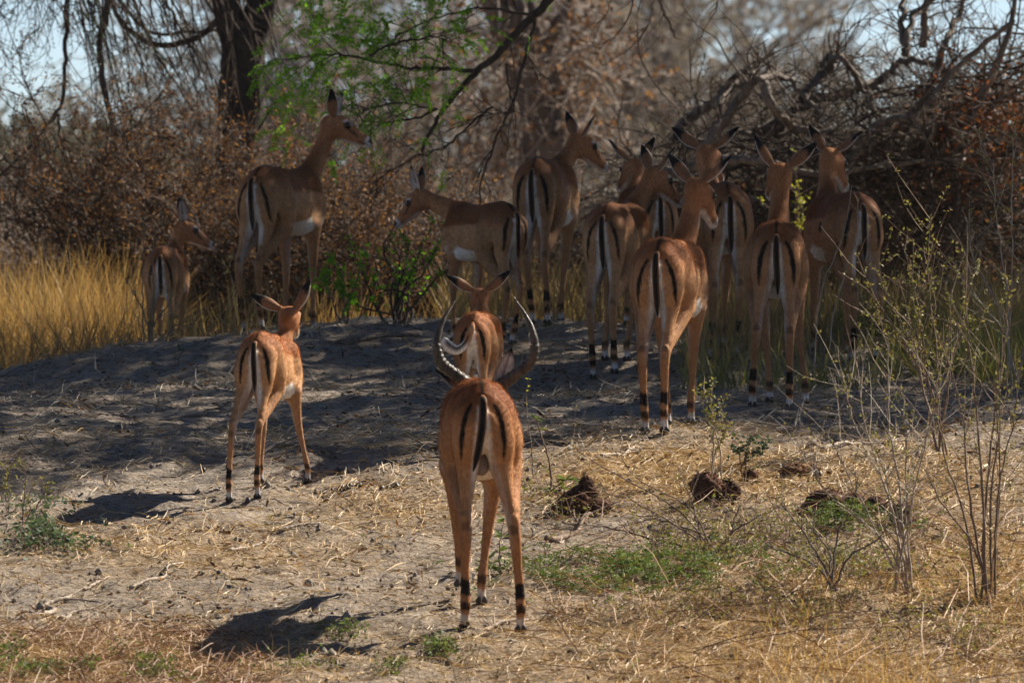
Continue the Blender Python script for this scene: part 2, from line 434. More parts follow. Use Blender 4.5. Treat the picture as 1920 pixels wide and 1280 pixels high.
class Field:
    """signed distance grid, blended shape by shape and turned into one continuous skin"""
    def __init__(s, lo, hi, h):
        s.h = h; s.lo = np.array(lo, np.float32)
        s.n = np.ceil((np.array(hi) - s.lo) / h).astype(int) + 1
        s.F = np.full(s.n, 1.0, np.float32)
        s.ax = [(s.lo[i] + h * np.arange(s.n[i])).astype(np.float32) for i in range(3)]
    def sub(s, lo, hi):
        a = np.clip(np.floor((np.array(lo) - s.lo) / s.h).astype(int), 0, s.n)
        b = np.clip(np.ceil((np.array(hi) - s.lo) / s.h).astype(int) + 1, 0, s.n)
        sl = tuple(slice(i, j) for i, j in zip(a, b))
        return sl, np.meshgrid(*[s.ax[i][sl[i]] for i in range(3)], indexing='ij', sparse=True)
    def put(s, fn, lo, hi, k):
        pad = k + 3 * s.h
        sl, (X, Y, Z) = s.sub(np.array(lo) - pad, np.array(hi) + pad)
        if s.F[sl].size == 0: return
        s.F[sl] = smin(s.F[sl], fn(X, Y, Z).astype(np.float32), k)
    def cap(s, a, b, ra, rb, k=0.03, sx=1.0):
        a = np.array(a, float); b = np.array(b, float); ba = b - a; l2 = max(ba @ ba, 1e-9); r = max(ra, rb)
        def fn(X, Y, Z):
            t = np.clip(((X - a[0]) * ba[0] + (Y - a[1]) * ba[1] + (Z - a[2]) * ba[2]) / l2, 0, 1)
            return np.sqrt(((X - a[0] - t * ba[0]) / sx) ** 2 + (Y - a[1] - t * ba[1]) ** 2 + (Z - a[2] - t * ba[2]) ** 2) - (ra + (rb - ra) * t)
        s.put(fn, np.minimum(a, b) - r, np.maximum(a, b) + r, k)
    def chain(s, P, R, k=0.03, sub=4, sx=1.0):
        """smooth limb through joints P with radii R; blended within itself first, then into the body"""
        P = np.array(P, float); R = np.array(R, float)
        Q, S = spline(P, sub), np.interp(np.linspace(0, len(P) - 1, sub * (len(P) - 1) + 1), np.arange(len(P)), R)
        lo, hi = Q.min(0) - R.max() - k - 3 * s.h, Q.max(0) + R.max() + k + 3 * s.h
        sl, (X, Y, Z) = s.sub(lo, hi)
        shp = s.F[sl].shape
        D = np.full(shp, 1.0, np.float32)
        for i in range(len(Q) - 1):
            a, b = Q[i], Q[i + 1]; ba = b - a; l2 = max(ba @ ba, 1e-9)
            r = max(S[i], S[i + 1]) + k + 4 * s.h
            o = [s.ax[j][sl[j]] for j in range(3)]
            m = [np.searchsorted(o[j], [min(a[j], b[j]) - r, max(a[j], b[j]) + r]) for j in range(3)]
            ss = tuple(slice(*q) for q in m)
            x, y, z = np.meshgrid(*[o[j][ss[j]] for j in range(3)], indexing='ij', sparse=True)
            t = np.clip(((x - a[0]) * ba[0] + (y - a[1]) * ba[1] + (z - a[2]) * ba[2]) / l2, 0, 1)
            d = np.sqrt(((x - a[0] - t * ba[0]) / sx) ** 2 + (y - a[1] - t * ba[1]) ** 2 + (z - a[2] - t * ba[2]) ** 2) - (S[i] + (S[i + 1] - S[i]) * t)
            D[ss] = np.minimum(D[ss], d)
        s.F[sl] = smin(s.F[sl], D, k)
    def mesh(s):
        F = s.F; B = F < 0
        cn = [(i, j, k) for i in (0, 1) for j in (0, 1) for k in (0, 1)]
        n = np.array(F.shape) - 1
        cnt = sum(B[i:i + n[0], j:j + n[1], k:k + n[2]].astype(np.int8) for i, j, k in cn)
        act = np.argwhere((cnt > 0) & (cnt < 8))
        vals = {c: F[act[:, 0] + c[0], act[:, 1] + c[1], act[:, 2] + c[2]] for c in cn}
        acc = np.zeros((len(act), 3)); num = np.zeros((len(act), 1))
        for a in cn:
            for ax in range(3):
                if a[ax]: continue
                b = list(a); b[ax] = 1; b = tuple(b)
                fa, fb = vals[a], vals[b]
                m = (fa < 0) != (fb < 0)
                t = np.where(m, fa / np.where(m, fa - fb, 1), 0)
                p = np.tile(np.array(a, float), (len(act), 1)); p[:, ax] += t
                acc += p * m[:, None]; num += m[:, None]
        V = s.lo + s.h * (act + acc / num)
        ids = np.full(n, -1, np.int64); ids[tuple(act.T)] = np.arange(len(act))
        faces = []
        for ax in range(3):
            u, v = (ax + 1) % 3, (ax + 2) % 3
            sa = [slice(None)] * 3; sb = [slice(None)] * 3
            sa[ax] = slice(0, -1); sb[ax] = slice(1, None)
            e = np.argwhere(B[tuple(sa)] != B[tuple(sb)])
            e = e[(e[:, u] > 0) & (e[:, v] > 0) & (e[:, u] < n[u]) & (e[:, v] < n[v])]
            ins = B[tuple(e.T)]
            def c(du, dv):
                q = e.copy(); q[:, u] -= du; q[:, v] -= dv
                return ids[tuple(q.T)]
            q = np.stack([c(1, 1), c(0, 1), c(0, 0), c(1, 0)], -1)
            q[~ins] = q[~ins][:, ::-1]
            faces.append(q)
        return V, np.concatenate(faces)

def spline(P, sub):
    P = np.array(P, float)
    E = np.concatenate([[2 * P[0] - P[1]], P, [2 * P[-1] - P[-2]]])
    out = []
    for i in range(1, len(E) - 2):
        a, b, c, d = E[i - 1:i + 3]
        for t in np.arange(sub) / sub:
            out.append(0.5 * (2 * b + (c - a) * t + (2 * a - 5 * b + 4 * c - d) * t * t + (3 * b - a - 3 * c + d) * t ** 3))
    out.append(P[-1])
    return np.array(out)

TY = np.array([-0.405, -0.37, -0.31, -0.22, -0.10, 0.02, 0.14, 0.25, 0.33, 0.385])
TT = np.array([0.735, 0.795, 0.832, 0.845, 0.832, 0.818, 0.818, 0.825, 0.800, 0.745])
TB = np.array([0.640, 0.600, 0.580, 0.575, 0.545, 0.512, 0.485, 0.480, 0.520, 0.585])
TW = np.array([0.060, 0.090, 0.108, 0.118, 0.122, 0.130, 0.128, 0.106, 0.082, 0.056])

CHEST = np.array((0.195, 0.072, 0.026)); FAWN = np.array((0.40, 0.220, 0.108)); WHITE = np.array((0.72, 0.68, 0.62))
BLACK = np.array((0.010, 0.008, 0.008)); NECKC = np.array((0.34, 0.155, 0.070)); LEGC = np.array((0.34, 0.180, 0.088))
def mix(a, b, t):
    t = np.clip(t, 0, 1)[:, None]
    return a * (1 - t) + b * t

def ear_mesh(root, org, e, o, ln, wd, tip):
    """cupped leaf-shaped ear: e along the ear, o where the cup opens"""
    e = nrm(np.array(e, float)); o = np.array(o, float); o = nrm(o - (o @ e) * e); s = np.cross(e, o)
    nt_, nw = 15, 9
    T = np.linspace(0, 1, nt_); W = np.linspace(-1, 1, nw)
    prof = np.interp(T, [0, .12, .3, .5, .7, .85, .95, 1], [.42, .62, .92, 1, .86, .58, .28, .03]) * wd
    V = []; C = []
    for sgn in (1, -1):
        for i, t in enumerate(T):
            for w in W:
                a = w * (1.25 - 0.65 * t)
                th = 0.0035 * (1 - w * w) * (1 - t) + 0.0012
                p = org + e * (t * ln) + s * (math.sin(a) * prof[i] * 0.62) + o * ((1 - math.cos(a)) * prof[i] * 0.62 - 0.01 + 0.012 * t * t) - o * th * (0 if sgn > 0 else 1.6)
                V.append(p)
                if sgn > 0:
                    c = mix(np.array((0.55, 0.46, 0.40)), np.array((0.10, 0.07, 0.055)), np.array([0.75 * max(0, math.cos(w * 7)) * (0.3 < t < 0.9)]))[0]
                    c = c * (1 - sstep(.80, .90, t)) + BLACK * sstep(.80, .90, t)
                else:
                    c = np.array((0.22, 0.105, 0.052)) * (1 - sstep(tip, tip + .12, t + 0.10 * abs(w))) + BLACK * sstep(tip, tip + .12, t + 0.10 * abs(w))
                    if abs(w) > 0.9 and t < 0.8: c = np.array((0.5, 0.44, 0.38))
                C.append(c)
    idx = np.arange(2 * nt_ * nw).reshape(2, nt_, nw)
    A = idx[0]; B = idx[1]
    q = lambda I: np.stack([I[:-1, :-1], I[:-1, 1:], I[1:, 1:], I[1:, :-1]], -1).reshape(-1, 4)
    F = [q(A), q(B)[:, ::-1]]
    for j in (0, -1): F.append(np.stack([A[:-1, j], A[1:, j], B[1:, j], B[:-1, j]], -1))
    F.append(np.stack([A[-1, :-1], A[-1, 1:], B[-1, 1:], B[-1, :-1]], -1)); F.append(np.stack([A[0, :-1], A[0, 1:], B[0, 1:], B[0, :-1]], -1))
    mb = MB(); mb.add(np.array(V), np.concatenate(F), np.array(C))
    return mb.build('ear', MT['ear'], root)

def ball(c, r, nu=14, nv=9, sc=(1, 1, 1)):
    th = np.linspace(0, math.pi, nv); ph = np.arange(nu) * 2 * math.pi / nu
    V = np.array([[math.sin(t) * math.cos(p) * sc[0], math.sin(t) * math.sin(p) * sc[1], math.cos(t) * sc[2]] for t in th for p in ph]) * r + np.array(c)
    idx = np.arange(nu * nv).reshape(nv, nu)
    return V, np.stack([idx[:-1], idx[1:], np.roll(idx[1:], -1, 1), np.roll(idx[:-1], -1, 1)], -1).reshape(-1, 4)

def impala(label, px, d, S, heading, poll, hyaw, hpitch, feet, wide=1.0, ram=False, young=False, ears=None, tail='hang', slope=None, saddle=1.0, dpoll=0.0, ewide=1.0, spot=None):
    th = math.radians(heading)
    fwd = np.array([math.sin(th), math.cos(th)])
    rump = np.array([(px - CX) * d / FPX, d])
    r2 = rump + fwd * 0.33 * S
    if slope is None:
        zf = float(G0(*(r2 + fwd * 0.25 * S))); zb = float(G0(*(r2 - fwd * 0.3 * S)))
        slope = min(0.09, 0.2 * math.atan2(zf - zb, 0.55 * S))
    rz = (float(G0(*(r2 + fwd * 0.25 * S))) + float(G0(*(r2 - fwd * 0.3 * S)))) / 2
    M = Matrix.Translation((r2[0], r2[1], rz)) @ Euler((slope, 0, -th)).to_matrix().to_4x4()
    Mi = M.inverted()
    L = lambda p: np.array(Mi @ Vector(p))
    Ld = lambda v: np.array(Mi.to_3x3() @ Vector(v))
    root = empty('impala', (r2[0], r2[1], rz), (slope, 0, -th), label=label, cat='antelope', group='impala herd')
    h = 0.0075 * (1.0 if S > 0.9 else 0.88) * (1.0 if d < 43 else 1.28)
    # head frame
    pd = r2[1] + fwd[1] * 0.42 * S + dpoll
    P = L(at(poll[0], poll[1], pd))
    hy, hp = math.radians(hyaw), math.radians(hpitch)
    Fh = nrm(Ld((math.sin(hy) * math.cos(hp), math.cos(hy) * math.cos(hp), math.sin(hp))))
    up = Ld((0, 0, 1)); Uh = nrm(up - (up @ Fh) * Fh); Rh = np.cross(Fh, Uh)
    hs = S * (1.0 if not young else 1.10) * (1.07 if ram else 1.0)
    H = lambda a, b, c: P + hs * (a * Fh + b * Rh + c * Uh)
    # legs: foot targets on the ground
    legs = {}
    nom = dict(HL=(-0.075, -0.30), HR=(0.075, -0.30), FL=(-0.07, 0.23), FR=(0.07, 0.23))
    for key, (nx, ny) in nom.items():
        fx, dy, lift = (list(feet.get(key, (None, 0, 0))) + [0, 0])[:3]
        ly = (ny + dy) * S; lx = nx * S
        if fx is not None:
            for _ in range(4):
                wy = r2[1] + ly * fwd[1] - lx * fwd[0]
                lx = ((fx - CX) * wy / FPX - r2[0] - ly * fwd[0]) / fwd[1]
        wx = r2[0] + lx * fwd[1] + ly * fwd[0]; wy = r2[1] + ly * fwd[1] - lx * fwd[0]
        legs[key] = (L((wx, wy, float(G(wx, wy)) + lift * S)), nx * S, ny * S)
    allp = np.array([P + hs * 0.28 * Fh, P + np.array([0, 0, 0.08 * hs]), P - 0.1 * hs] + [v[0] for v in legs.values()]
                    + [(-0.22 * S, -0.47 * S, 0.3 * S), (0.22 * S, 0.45 * S, 0.92 * S), (0.2 * S, 0.45 * S, 0.4 * S)])
    Fd = Field(allp.min(0) - 0.06, allp.max(0) + 0.06, h)
    w_ = wide * 0.86
    def torso(X, Y, Z):
        y = np.clip(Y / S, TY[0], TY[-1])
        zt, zb, w = (np.interp(y, TY, A) * S for A in (TT, TB, TW))
        w = w * w_
        c, hz = (zt + zb) / 2, (zt - zb) / 2
        q = (Z - c) / hz
        wz = w * (1 - 0.13 * np.clip(q, -1, 1.2))
        r = np.sqrt((X / wz) ** 2 + q ** 2 + 1e-6)
        dd = (r - 1) * np.minimum(w, hz)
        ov = np.abs(Y - y * S)
        return np.where(ov > 0, np.sqrt(np.maximum(dd + 0.02 * S, 0) ** 2 + ov ** 2) - 0.02 * S, dd)
    Fd.put(torso, (-0.2 * S * w_, -0.43 * S, 0.45 * S), (0.2 * S * w_, 0.42 * S, 0.88 * S), 0.001)
    chains = {}
    sc = lambda *a: [np.array(p) * S for p in a]
    lk = 0.94 if young else 1.0            # young legs are thinner
    for key in ('HL', 'HR', 'FL', 'FR'):
        ft, nx, ny = legs[key]
        sg = -1 if key[1] == 'L' else 1
        off = ft - np.array([nx, ny, 0.0])
        hof = ft + np.array([0, 0, 0.022 * S])
        if key[0] == 'H':
            wide_x = w_
            hip, but = sc((sg * 0.068 * wide_x, -0.215, 0.71), (sg * 0.058 * wide_x, -0.335, 0.70))
            stf = np.array((sg * 0.098 * wide_x, -0.135, 0.545)) * S + off * np.array((0.25, 0.35, 0.1))
            hock = np.array((sg * 0.070, -0.385, 0.352)) * S + off * np.array((0.62, 0.72, 0.35))
            cann = np.array((sg * 0.074, -0.355, 0.20)) * S + off * np.array((0.84, 0.88, 0.6))
            fet = ft + np.array((0, -0.022, 0.092)) * S
            low = np.array((sg * 0.066 * wide_x, -0.315, 0.54)) * S + off * np.array((0.25, 0.35, 0.1))
            Fd.chain([hip, (hip + stf) / 2 + np.array((sg * .012, .0, 0)) * S, stf], [.092 * S, .086 * S, .058 * S], 0.045 * S, 3, 0.76)
            Fd.chain([but, (but + low) / 2 + np.array((sg * 0.004, -0.012, 0)) * S, low, hock * 0.72 + low * 0.28 + np.array((0, -0.004, 0)) * S], [.068 * S, .066 * S, .050 * S, .020 * S], 0.022 * S, 4, 0.82)
            c = [stf, stf * 0.5 + hock * 0.5 + np.array((0, 0.012, 0)) * S, hock, cann, fet, (fet + hof) / 2 + np.array((0, 0.004, 0)) * S, hof]
            Fd.chain(c, np.array([.056, .037, .0235, .0150, .0185, .0150, .0165]) * S * lk, 0.02 * S, 4)
            Fd.cap(hock + np.array((0, -.010, .018)) * S, hock + np.array((0, -.006, -.02)) * S, .016 * S, .014 * S, 0.01 * S)
            Fd.cap(np.array((sg * .074 * w_, -.125, .800)) * S, np.array((sg * .066 * w_, -.165, .806)) * S, .026 * S, .022 * S, .022 * S)
            g = (fet * 0.72 + cann * 0.28) + np.array((0, -.010, 0)) * S
            Fd.cap(g, g + np.array((0, -.003, -.035)) * S, .015 * S * lk, .013 * S * lk, 0.01 * S)
        else:
            sh, pt = sc((sg * 0.062, 0.235, 0.735), (sg * 0.078, 0.300, 0.615))
            elb = np.array((sg * 0.080, 0.215, 0.53)) * S + off * np.array((0.1, 0.2, 0.05))
            kne = np.array((sg * 0.072, 0.238, 0.325)) * S + off * np.array((0.45, 0.50, 0.3))
            cann = np.array((sg * 0.071, 0.234, 0.20)) * S + off * np.array((0.74, 0.74, 0.55))
            fet = ft + np.array((0, -0.014, 0.088)) * S
            Fd.chain([sh, pt, elb], [.068 * S, .058 * S, .050 * S], 0.05 * S, 3, 0.8)
            c = [elb, elb * 0.5 + kne * 0.5 + np.array((0, .004, 0)) * S, kne, cann, fet, (fet + hof) / 2 + np.array((0, 0.006, 0)) * S, hof]
            Fd.chain(c, np.array([.046, .030, .0215, .0138, .0175, .0145, .0160]) * S * lk, 0.022 * S, 4)
        chains[key] = (np.array(c), ft)
        # cloven hoof, two toes
        hm = MB()
        for k in (-1, 1):
            tp = np.array([[0, -.016, 0.030], [0, -.010, .016], [0, .004, .012], [0, .030, .008], [0, .040, .004]]) * S
            tp[:, 0] = k * np.array([.0085, .010, .0105, .008, .006]) * S
            tube_batch(hm, (tp + ft)[None], np.array([[.004, .0125, .0125, .008, .002]]) * S, 8)
        hm.build('hoof', MT['hoof'], root)
    # neck
    n0 = np.array((0, 0.235, 0.685)) * S; n1 = np.array((0, 0.330, 0.755)) * S
    body = np.array((0, 0.30, 0.68)) * S
    dirn = P - n1
    mid = (n1 + P) / 2 + np.array((0, 0.030 * S * np.clip(dirn[2] / (0.3 * S), -1, 1), -0.0 * S))
    nr = np.array([.096, .072, .053, .047, .044]) * S * (1.22 if ram else 1.0) * (0.95 if young else 1)
    Pn = H(-0.012, 0, -0.030)
    Fd.chain([n0, n1, mid, (mid + Pn) / 2 + np.array((0, 0.006, 0)) * S, Pn], nr, 0.055 * S, 5, 0.80)
    NK = spline([n0, n1, mid, Pn], 5)
    # head
    Fd.cap(H(0.005, 0, -.012), H(0.05, 0, -.004), .046 * hs, .047 * hs, .03 * hs, 1.0)
    Fd.cap(H(0.03, 0, -.035), H(0.12, 0, -.036), .044 * hs, .030 * hs, .03 * hs)
    Fd.cap(H(0.05, 0, 0.000), H(0.20, 0, -.030), .043 * hs, .023 * hs, .03 * hs)
    Fd.cap(H(0.12, 0, -.040), H(0.212, 0, -.048), .027 * hs, .016 * hs, .02 * hs)
    Fd.cap(H(0.205, 0, -.030), H(0.222, 0, -.036), .0225 * hs, .020 * hs, .015 * hs)
    for s in (-1, 1):
        Fd.cap(H(0.062, s * .036, .012), H(0.088, s * .034, .012), .017 * hs, .014 * hs, .012 * hs)
        Fd.cap(H(-0.002, s * .034, .018), H(-.010, s * .050, .030), .018 * hs, .014 * hs, .014 * hs)
    V, Fc = Fd.mesh()
    # ---- coat
    Vs = V / S
    x, y, z = Vs.T
    ax = np.abs(x)
    e1 = V[Fc[:, 1]] - V[Fc[:, 0]]; e2 = V[Fc[:, 2]] - V[Fc[:, 0]]
    fn = nrm(np.cross(e1, e2)); nv = np.zeros_like(V)
    for j in range(4): np.add.at(nv, Fc[:, j], fn)
    nv = nrm(nv)
    ind = np.random.default_rng(int(px * 10 + d)); sv, so, sl_ = ind.uniform(.85, 1.2), ind.normal() * .012, ind.normal() * .012
    C = np.tile(FAWN * ind.uniform(.9, 1.1), (len(V), 1))
    wob = (fbm(y * 14 + 3, z * 14 + x * 6, 3) - 0.5) * 0.02
    sad = 0.700 + so + wob - 0.03 * sstep(0.15, 0.35, y) + 0.02 * sstep(-0.1, -0.3, y)
    soft = 0.012 + 0.07 * sstep(-0.05, -0.22, y)
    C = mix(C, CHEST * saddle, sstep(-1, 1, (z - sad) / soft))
    C = mix(C, WHITE, sstep(0.556, 0.540, z + wob - 0.03 * sstep(0.0, 0.2, y)) * sstep(0.30, 0.2, y) * sstep(-0.17, -0.09, y) * sstep(0.3, -0.1, nv[:, 2]) * (z > 0.4))
    if spot: C = mix(C, BLACK * 1.5, sstep(1.15, .85, np.sqrt((y - spot[0]) ** 2 + (z - spot[1]) ** 2) / spot[2]) * (x < 0))
    # rear: white band, black crescents, dark mid line
    rear = sstep(-0.22, -0.30, y) * sstep(0.15, -0.35, nv[:, 1])
    xw = 0.019 + 0.012 * sstep(0.74, 0.60, z) + 0.004 * sstep(0.6, 0.52, z)
    C = mix(C, WHITE * 0.95, rear * sstep(0.755, 0.735, z) * sstep(xw + 0.008, xw - 0.006, ax) * sstep(0.40, 0.50, z))
    C = mix(C, WHITE * 0.75, 0.36 * sstep(-0.1, 0.35, -nv[:, 0] * np.sign(x) - 0.25) * sstep(0.62, 0.55, z) * (y < -0.05) * sstep(0.36, 0.46, z))
    cx_ = np.interp(z + sl_, [0.56, 0.62, 0.68, 0.72, 0.755], [0.089, 0.088, 0.080, 0.066, 0.045]) * (1 + (w_ - 1) * 0.8)
    hw = np.interp(z, [0.55, 0.58, 0.64, 0.70, 0.745, 0.758], [0, .005, .0088, .0095, .007, 0]) * sv * (1 + 0.5 * (fbm(z * 40 + px, x * 30, 2) - .5))
    C = mix(C, BLACK, sstep(hw + .0035, hw - .0025, np.abs(ax - cx_)) * (hw > 0) * sstep(-0.2, -0.26, y))
    C = mix(C, BLACK, 0.85 * sstep(-0.1, -0.3, y) * sstep(0.013, 0.004, ax) * sstep(0.76, 0.80, z))
    # legs
    for key, (c, ft) in chains.items():
        sg = -1 if key[1] == 'L' else 1
        q = spline(c[:], 6)
        dm = np.full(len(V), 9.0)
        sel = np.where((z < 0.60) & (z < 0.6))[0]
        if len(sel):
            D = np.linalg.norm(V[sel][:, None] - q[None], axis=-1)
            dm[sel] = D.min(1)
        near = (dm < 0.055 * S) & (z < 0.58)
        zr = (V[:, 2] - ft[2]) / S + (fbm(x * 60 + 5, y * 60 + z * 30, 2) - 0.5) * 0.018
        inner = -nv[:, 0] * sg
        lc = np.tile(LEGC, (len(V), 1))
        lc = mix(lc, WHITE * 0.75, sstep(0.2, 0.9, inner) * sstep(0.24, 0.40, zr) * (0.5 if key[0] == 'H' else 0.45))
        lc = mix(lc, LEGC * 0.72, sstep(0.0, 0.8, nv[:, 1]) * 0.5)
        if key[0] == 'H':
            lc = mix(lc, BLACK * 1.5, sstep(.014, .004, np.abs(zr - 0.150) - 0.018) * sstep(0.45, -0.25, nv[:, 1]))
            lc = mix(lc, BLACK * 1.5, sstep(.012, .004, np.abs(zr - 0.085) - 0.007) * sstep(0.35, -0.35, nv[:, 1]) * 0.9)
            lc = mix(lc, BLACK * 2, sstep(.022, .010, np.abs(zr - 0.365)) * sstep(-0.45, -0.85, nv[:, 1]) * 0.55)
        else:
            lc = mix(lc, BLACK * 2, sstep(.014, .004, np.abs(zr - 0.090) - 0.006) * sstep(0.5, -0.3, nv[:, 1]) * 0.8)
        lc = mix(lc, np.array((0.62, 0.60, 0.58)) * (0.75 if young else 1), sstep(.064, .046, zr) * 0.9)
        bl = near * sstep(0.58, 0.50, z)
        if key[0] == 'F': bl = near * sstep(0.58, 0.52, z)
        C = mix(C, lc, bl)
    # neck and head
    nd = np.linalg.norm(V[:, None] - NK[None], axis=-1); ni = nd.argmin(1)
    nm = nd.min(1)
    isn = sstep(0.125, 0.10, nm / S) * (ni >= 6) * sstep(0.30, 0.36, y) if not ram else (ni >= 6) * sstep(0.30, 0.36, y)
    nc = mix(np.tile(NECKC, (len(V), 1)), FAWN * 1.05, sstep(0.0, 0.8, np.abs(nv[:, 0])) * 0.5)
    nc = mix(nc, CHEST * 1.15, sstep(0.2, 0.9, nv @ nrm(np.array((0, -0.75, 0.65)))) * 0.5)
    C = mix(C, nc, isn)
    hv = (V - P) / hs
    a, b, c_ = hv @ Fh, hv @ Rh, hv @ Uh
    ab = np.abs(b)
    ish = sstep(0.145, 0.13, np.sqrt((a - 0.10) ** 2 + b ** 2 + (c_ + .02) ** 2)) * sstep(-.05, -.03, a)
    hc = np.tile(NECKC * 1.02, (len(V), 1))
    hc = mix(hc, np.array((0.20, 0.075, 0.03)), sstep(.024, .012, ab) * sstep(0.07, 0.10, a) * sstep(0.0, 0.5, nv @ Uh))
    er = np.sqrt((a - 0.080) ** 2 + (c_ - .009) ** 2)
    hc = mix(hc, WHITE, sstep(.008, .003, np.abs(er - .026)) * sstep(.010, .022, c_) * (ab > .026) * 0.75)
    hc = mix(hc, BLACK * 2, sstep(.023, .017, er) * (ab > .026) * 0.9)
    hc = mix(hc, BLACK * 2, sstep(.010, .003, np.abs(c_ + 0.010 + (a - 0.10) * 0.32)) * sstep(.09, .10, a) * sstep(.165, .13, a) * (ab > .012) * 0.75)
    hc = mix(hc, WHITE, sstep(-.054, -.064, c_) * sstep(0.05, 0.09, a) * sstep(.030, .018, ab) * 0.8)
    hc = mix(hc, WHITE, sstep(.190, .205, a) * 0.9)
    hc = mix(hc, BLACK, sstep(.205, .213, a) * sstep(-.040, -.032, c_))
    hc = mix(hc, BLACK * 2, sstep(.005, .002, np.abs(c_ + .046)) * sstep(.15, .17, a) * sstep(.236, .222, a) * 0.8)
    C = mix(C, hc, ish)
    tone = 1.0 + (fbm(y * 5 + px, z * 5 + x * 3, 3) - 0.5) * 0.35
    C = np.clip(C * tone[:, None], 0.004, 0.85)
    if ram: C = C * np.array((1.06, 0.96, 0.86))
    if young: C = mix(C, C * np.array((1.12, 1.14, 1.16)), np.ones(len(V)))
    bm = MB(); bm.add(V, Fc, C)
    bm.build('body', MT['fur'], root)
    # short coat: one sliver per hair, lying back along the body
    nh = 55000 if d < 43 else 8000
    hi_ = ind.integers(0, len(V), nh)
    hi_ = hi_[V[hi_, 2] > min(v_[0][2] for v_ in legs.values()) + .05 * S]
    nh = len(hi_)
    flow = np.where((y[hi_] > .33)[:, None], np.array((0, -.35, -.9)), np.array((0, -.85, -.5)))
    flow = np.where((z[hi_] < .5)[:, None], np.array((0, -.12, -1.0)), flow)
    hn = nv[hi_]
    ft_ = nrm(flow - (flow * hn).sum(1)[:, None] * hn + ind.normal(size=(nh, 3)) * .22)
    hl = (np.where(z[hi_] < .5, .008, .014) * S * ind.uniform(.6, 1.3, nh))[:, None]
    hd = nrm(ft_ + hn * ind.uniform(.10, .38, nh)[:, None])
    sd_ = np.cross(hd, hn) * (.0011 * S)
    b0 = V[hi_] + ind.normal(size=(nh, 3)) * h * .3 - hn * .001
    hv_ = np.stack([b0 - sd_, b0 + sd_, b0 + hd * hl], 1).reshape(-1, 3)
    hf = np.concatenate([np.arange(nh * 3).reshape(nh, 3), np.full((nh, 1), -1)], 1)
    hcol = np.repeat(np.clip(C[hi_] * ind.uniform(.75, 1.25, nh)[:, None], 0, .9), 3, 0)
    hm = MB(); hm.add(hv_, hf, hcol); hm.build('coat_hair', MT['hair'], root, kind='stuff')
    for s in (-1, 1):
        eb = MB(); eb.add(*ball(H(0.080, s * .0425, .009), .0155 * hs, sc=(1, 1, 1))); eb.build('eye', MT['eye'], root)
    # ears
    ears = ears or [(-0.35, 0.80, 0.62), (-0.35, 0.80, 0.62)]
    for s, ev in zip((-1, 1), ears):
        e = ev[0] * Fh + s * ev[1] * Rh + ev[2] * Uh
        o = (ev[3] if len(ev) > 3 else 0.9) * Fh + s * (ev[4] if len(ev) > 4 else 0.35) * Rh
        el = 0.168 * hs * (0.95 if ram else 1.0)
        ear_mesh(root, H(-0.004, s * .042, .022), e, o, el, 0.062 * hs * ewide, 0.55)
    # tail
    tb = np.array((0, -0.410, 0.765)) * S
    if tail == 'hang':
        tp = spline([tb + np.array((0, .03, .012)) * S, tb + np.array((0, -.016, -.012)) * S, tb + np.array((0, -.022, -.09)) * S, tb + np.array((.004, -.016, -.18)) * S, tb + np.array((.006, -.006, -.26)) * S], 6)
    elif tail == 'ram':
        tp = spline([tb + np.array((0, .03, .012)) * S, tb + np.array((0, -.016, -.012)) * S, tb + np.array((-.004, -.022, -.09)) * S, tb + np.array((-.018, -.018, -.18)) * S, tb + np.array((-.036, -.014, -.25)) * S], 6)
    else:
        tp = spline([tb + np.array((0, .03, .012)) * S, tb + np.array((0, -.03, -.02)) * S, tb + np.array((-.03, -.05, -.10)) * S, tb + np.array((-.085, -.055, -.145)) * S, tb + np.array((-.145, -.05, -.115)) * S, tb + np.array((-.165, -.05, -.07)) * S], 6)
    n = len(tp); t = np.linspace(0, 1, n)
    if tail == 'swish': R = np.interp(t, [0, .1, .5, .75, .92, 1], [.012, .016, .024, .036, .028, .004]) * S
    else: R = np.interp(t, [0, .1, .5, .8, .95, 1], [.010, .014, .0155, .014, .008, .002]) * S
    k = 14
    mb = MB(); tube_batch(mb, tp[None], R[None], k, ref=np.array([[[0, -1.0, 0]]]))
    v = mb.v[0]
    v[:] = v
    aa = np.tile(np.arange(k) * 2 * math.pi / k, n); tt = np.repeat(t, k)
    cen = np.repeat(tp, k, 0); v[:, 1] = cen[:, 1] + (v[:, 1] - cen[:, 1]) * 0.55
    back = np.cos(aa)
    tc = np.tile(WHITE * 0.9, (len(v), 1))
    if tail == 'swish':
        tc = mix(tc, FAWN, sstep(.50, .35, tt))
        tc = mix(tc, BLACK, sstep(.40, .15, np.abs(np.sin(aa) - 0.25)) * (back > 0) * sstep(.25, .35, tt) * sstep(.97, .85, tt))
    else:
        tc = mix(tc, FAWN * 0.62, sstep(-0.5, 0.1, back) * sstep(1.0, 0.85, tt))
        tc = mix(tc, BLACK, sstep(0.45, 0.80, back) * sstep(.10, .2, tt))
    tc = mix(tc, CHEST, sstep(.16, .08, tt))
    mb.c = [tc]
    mb.build('tail', MT['fur'], root)
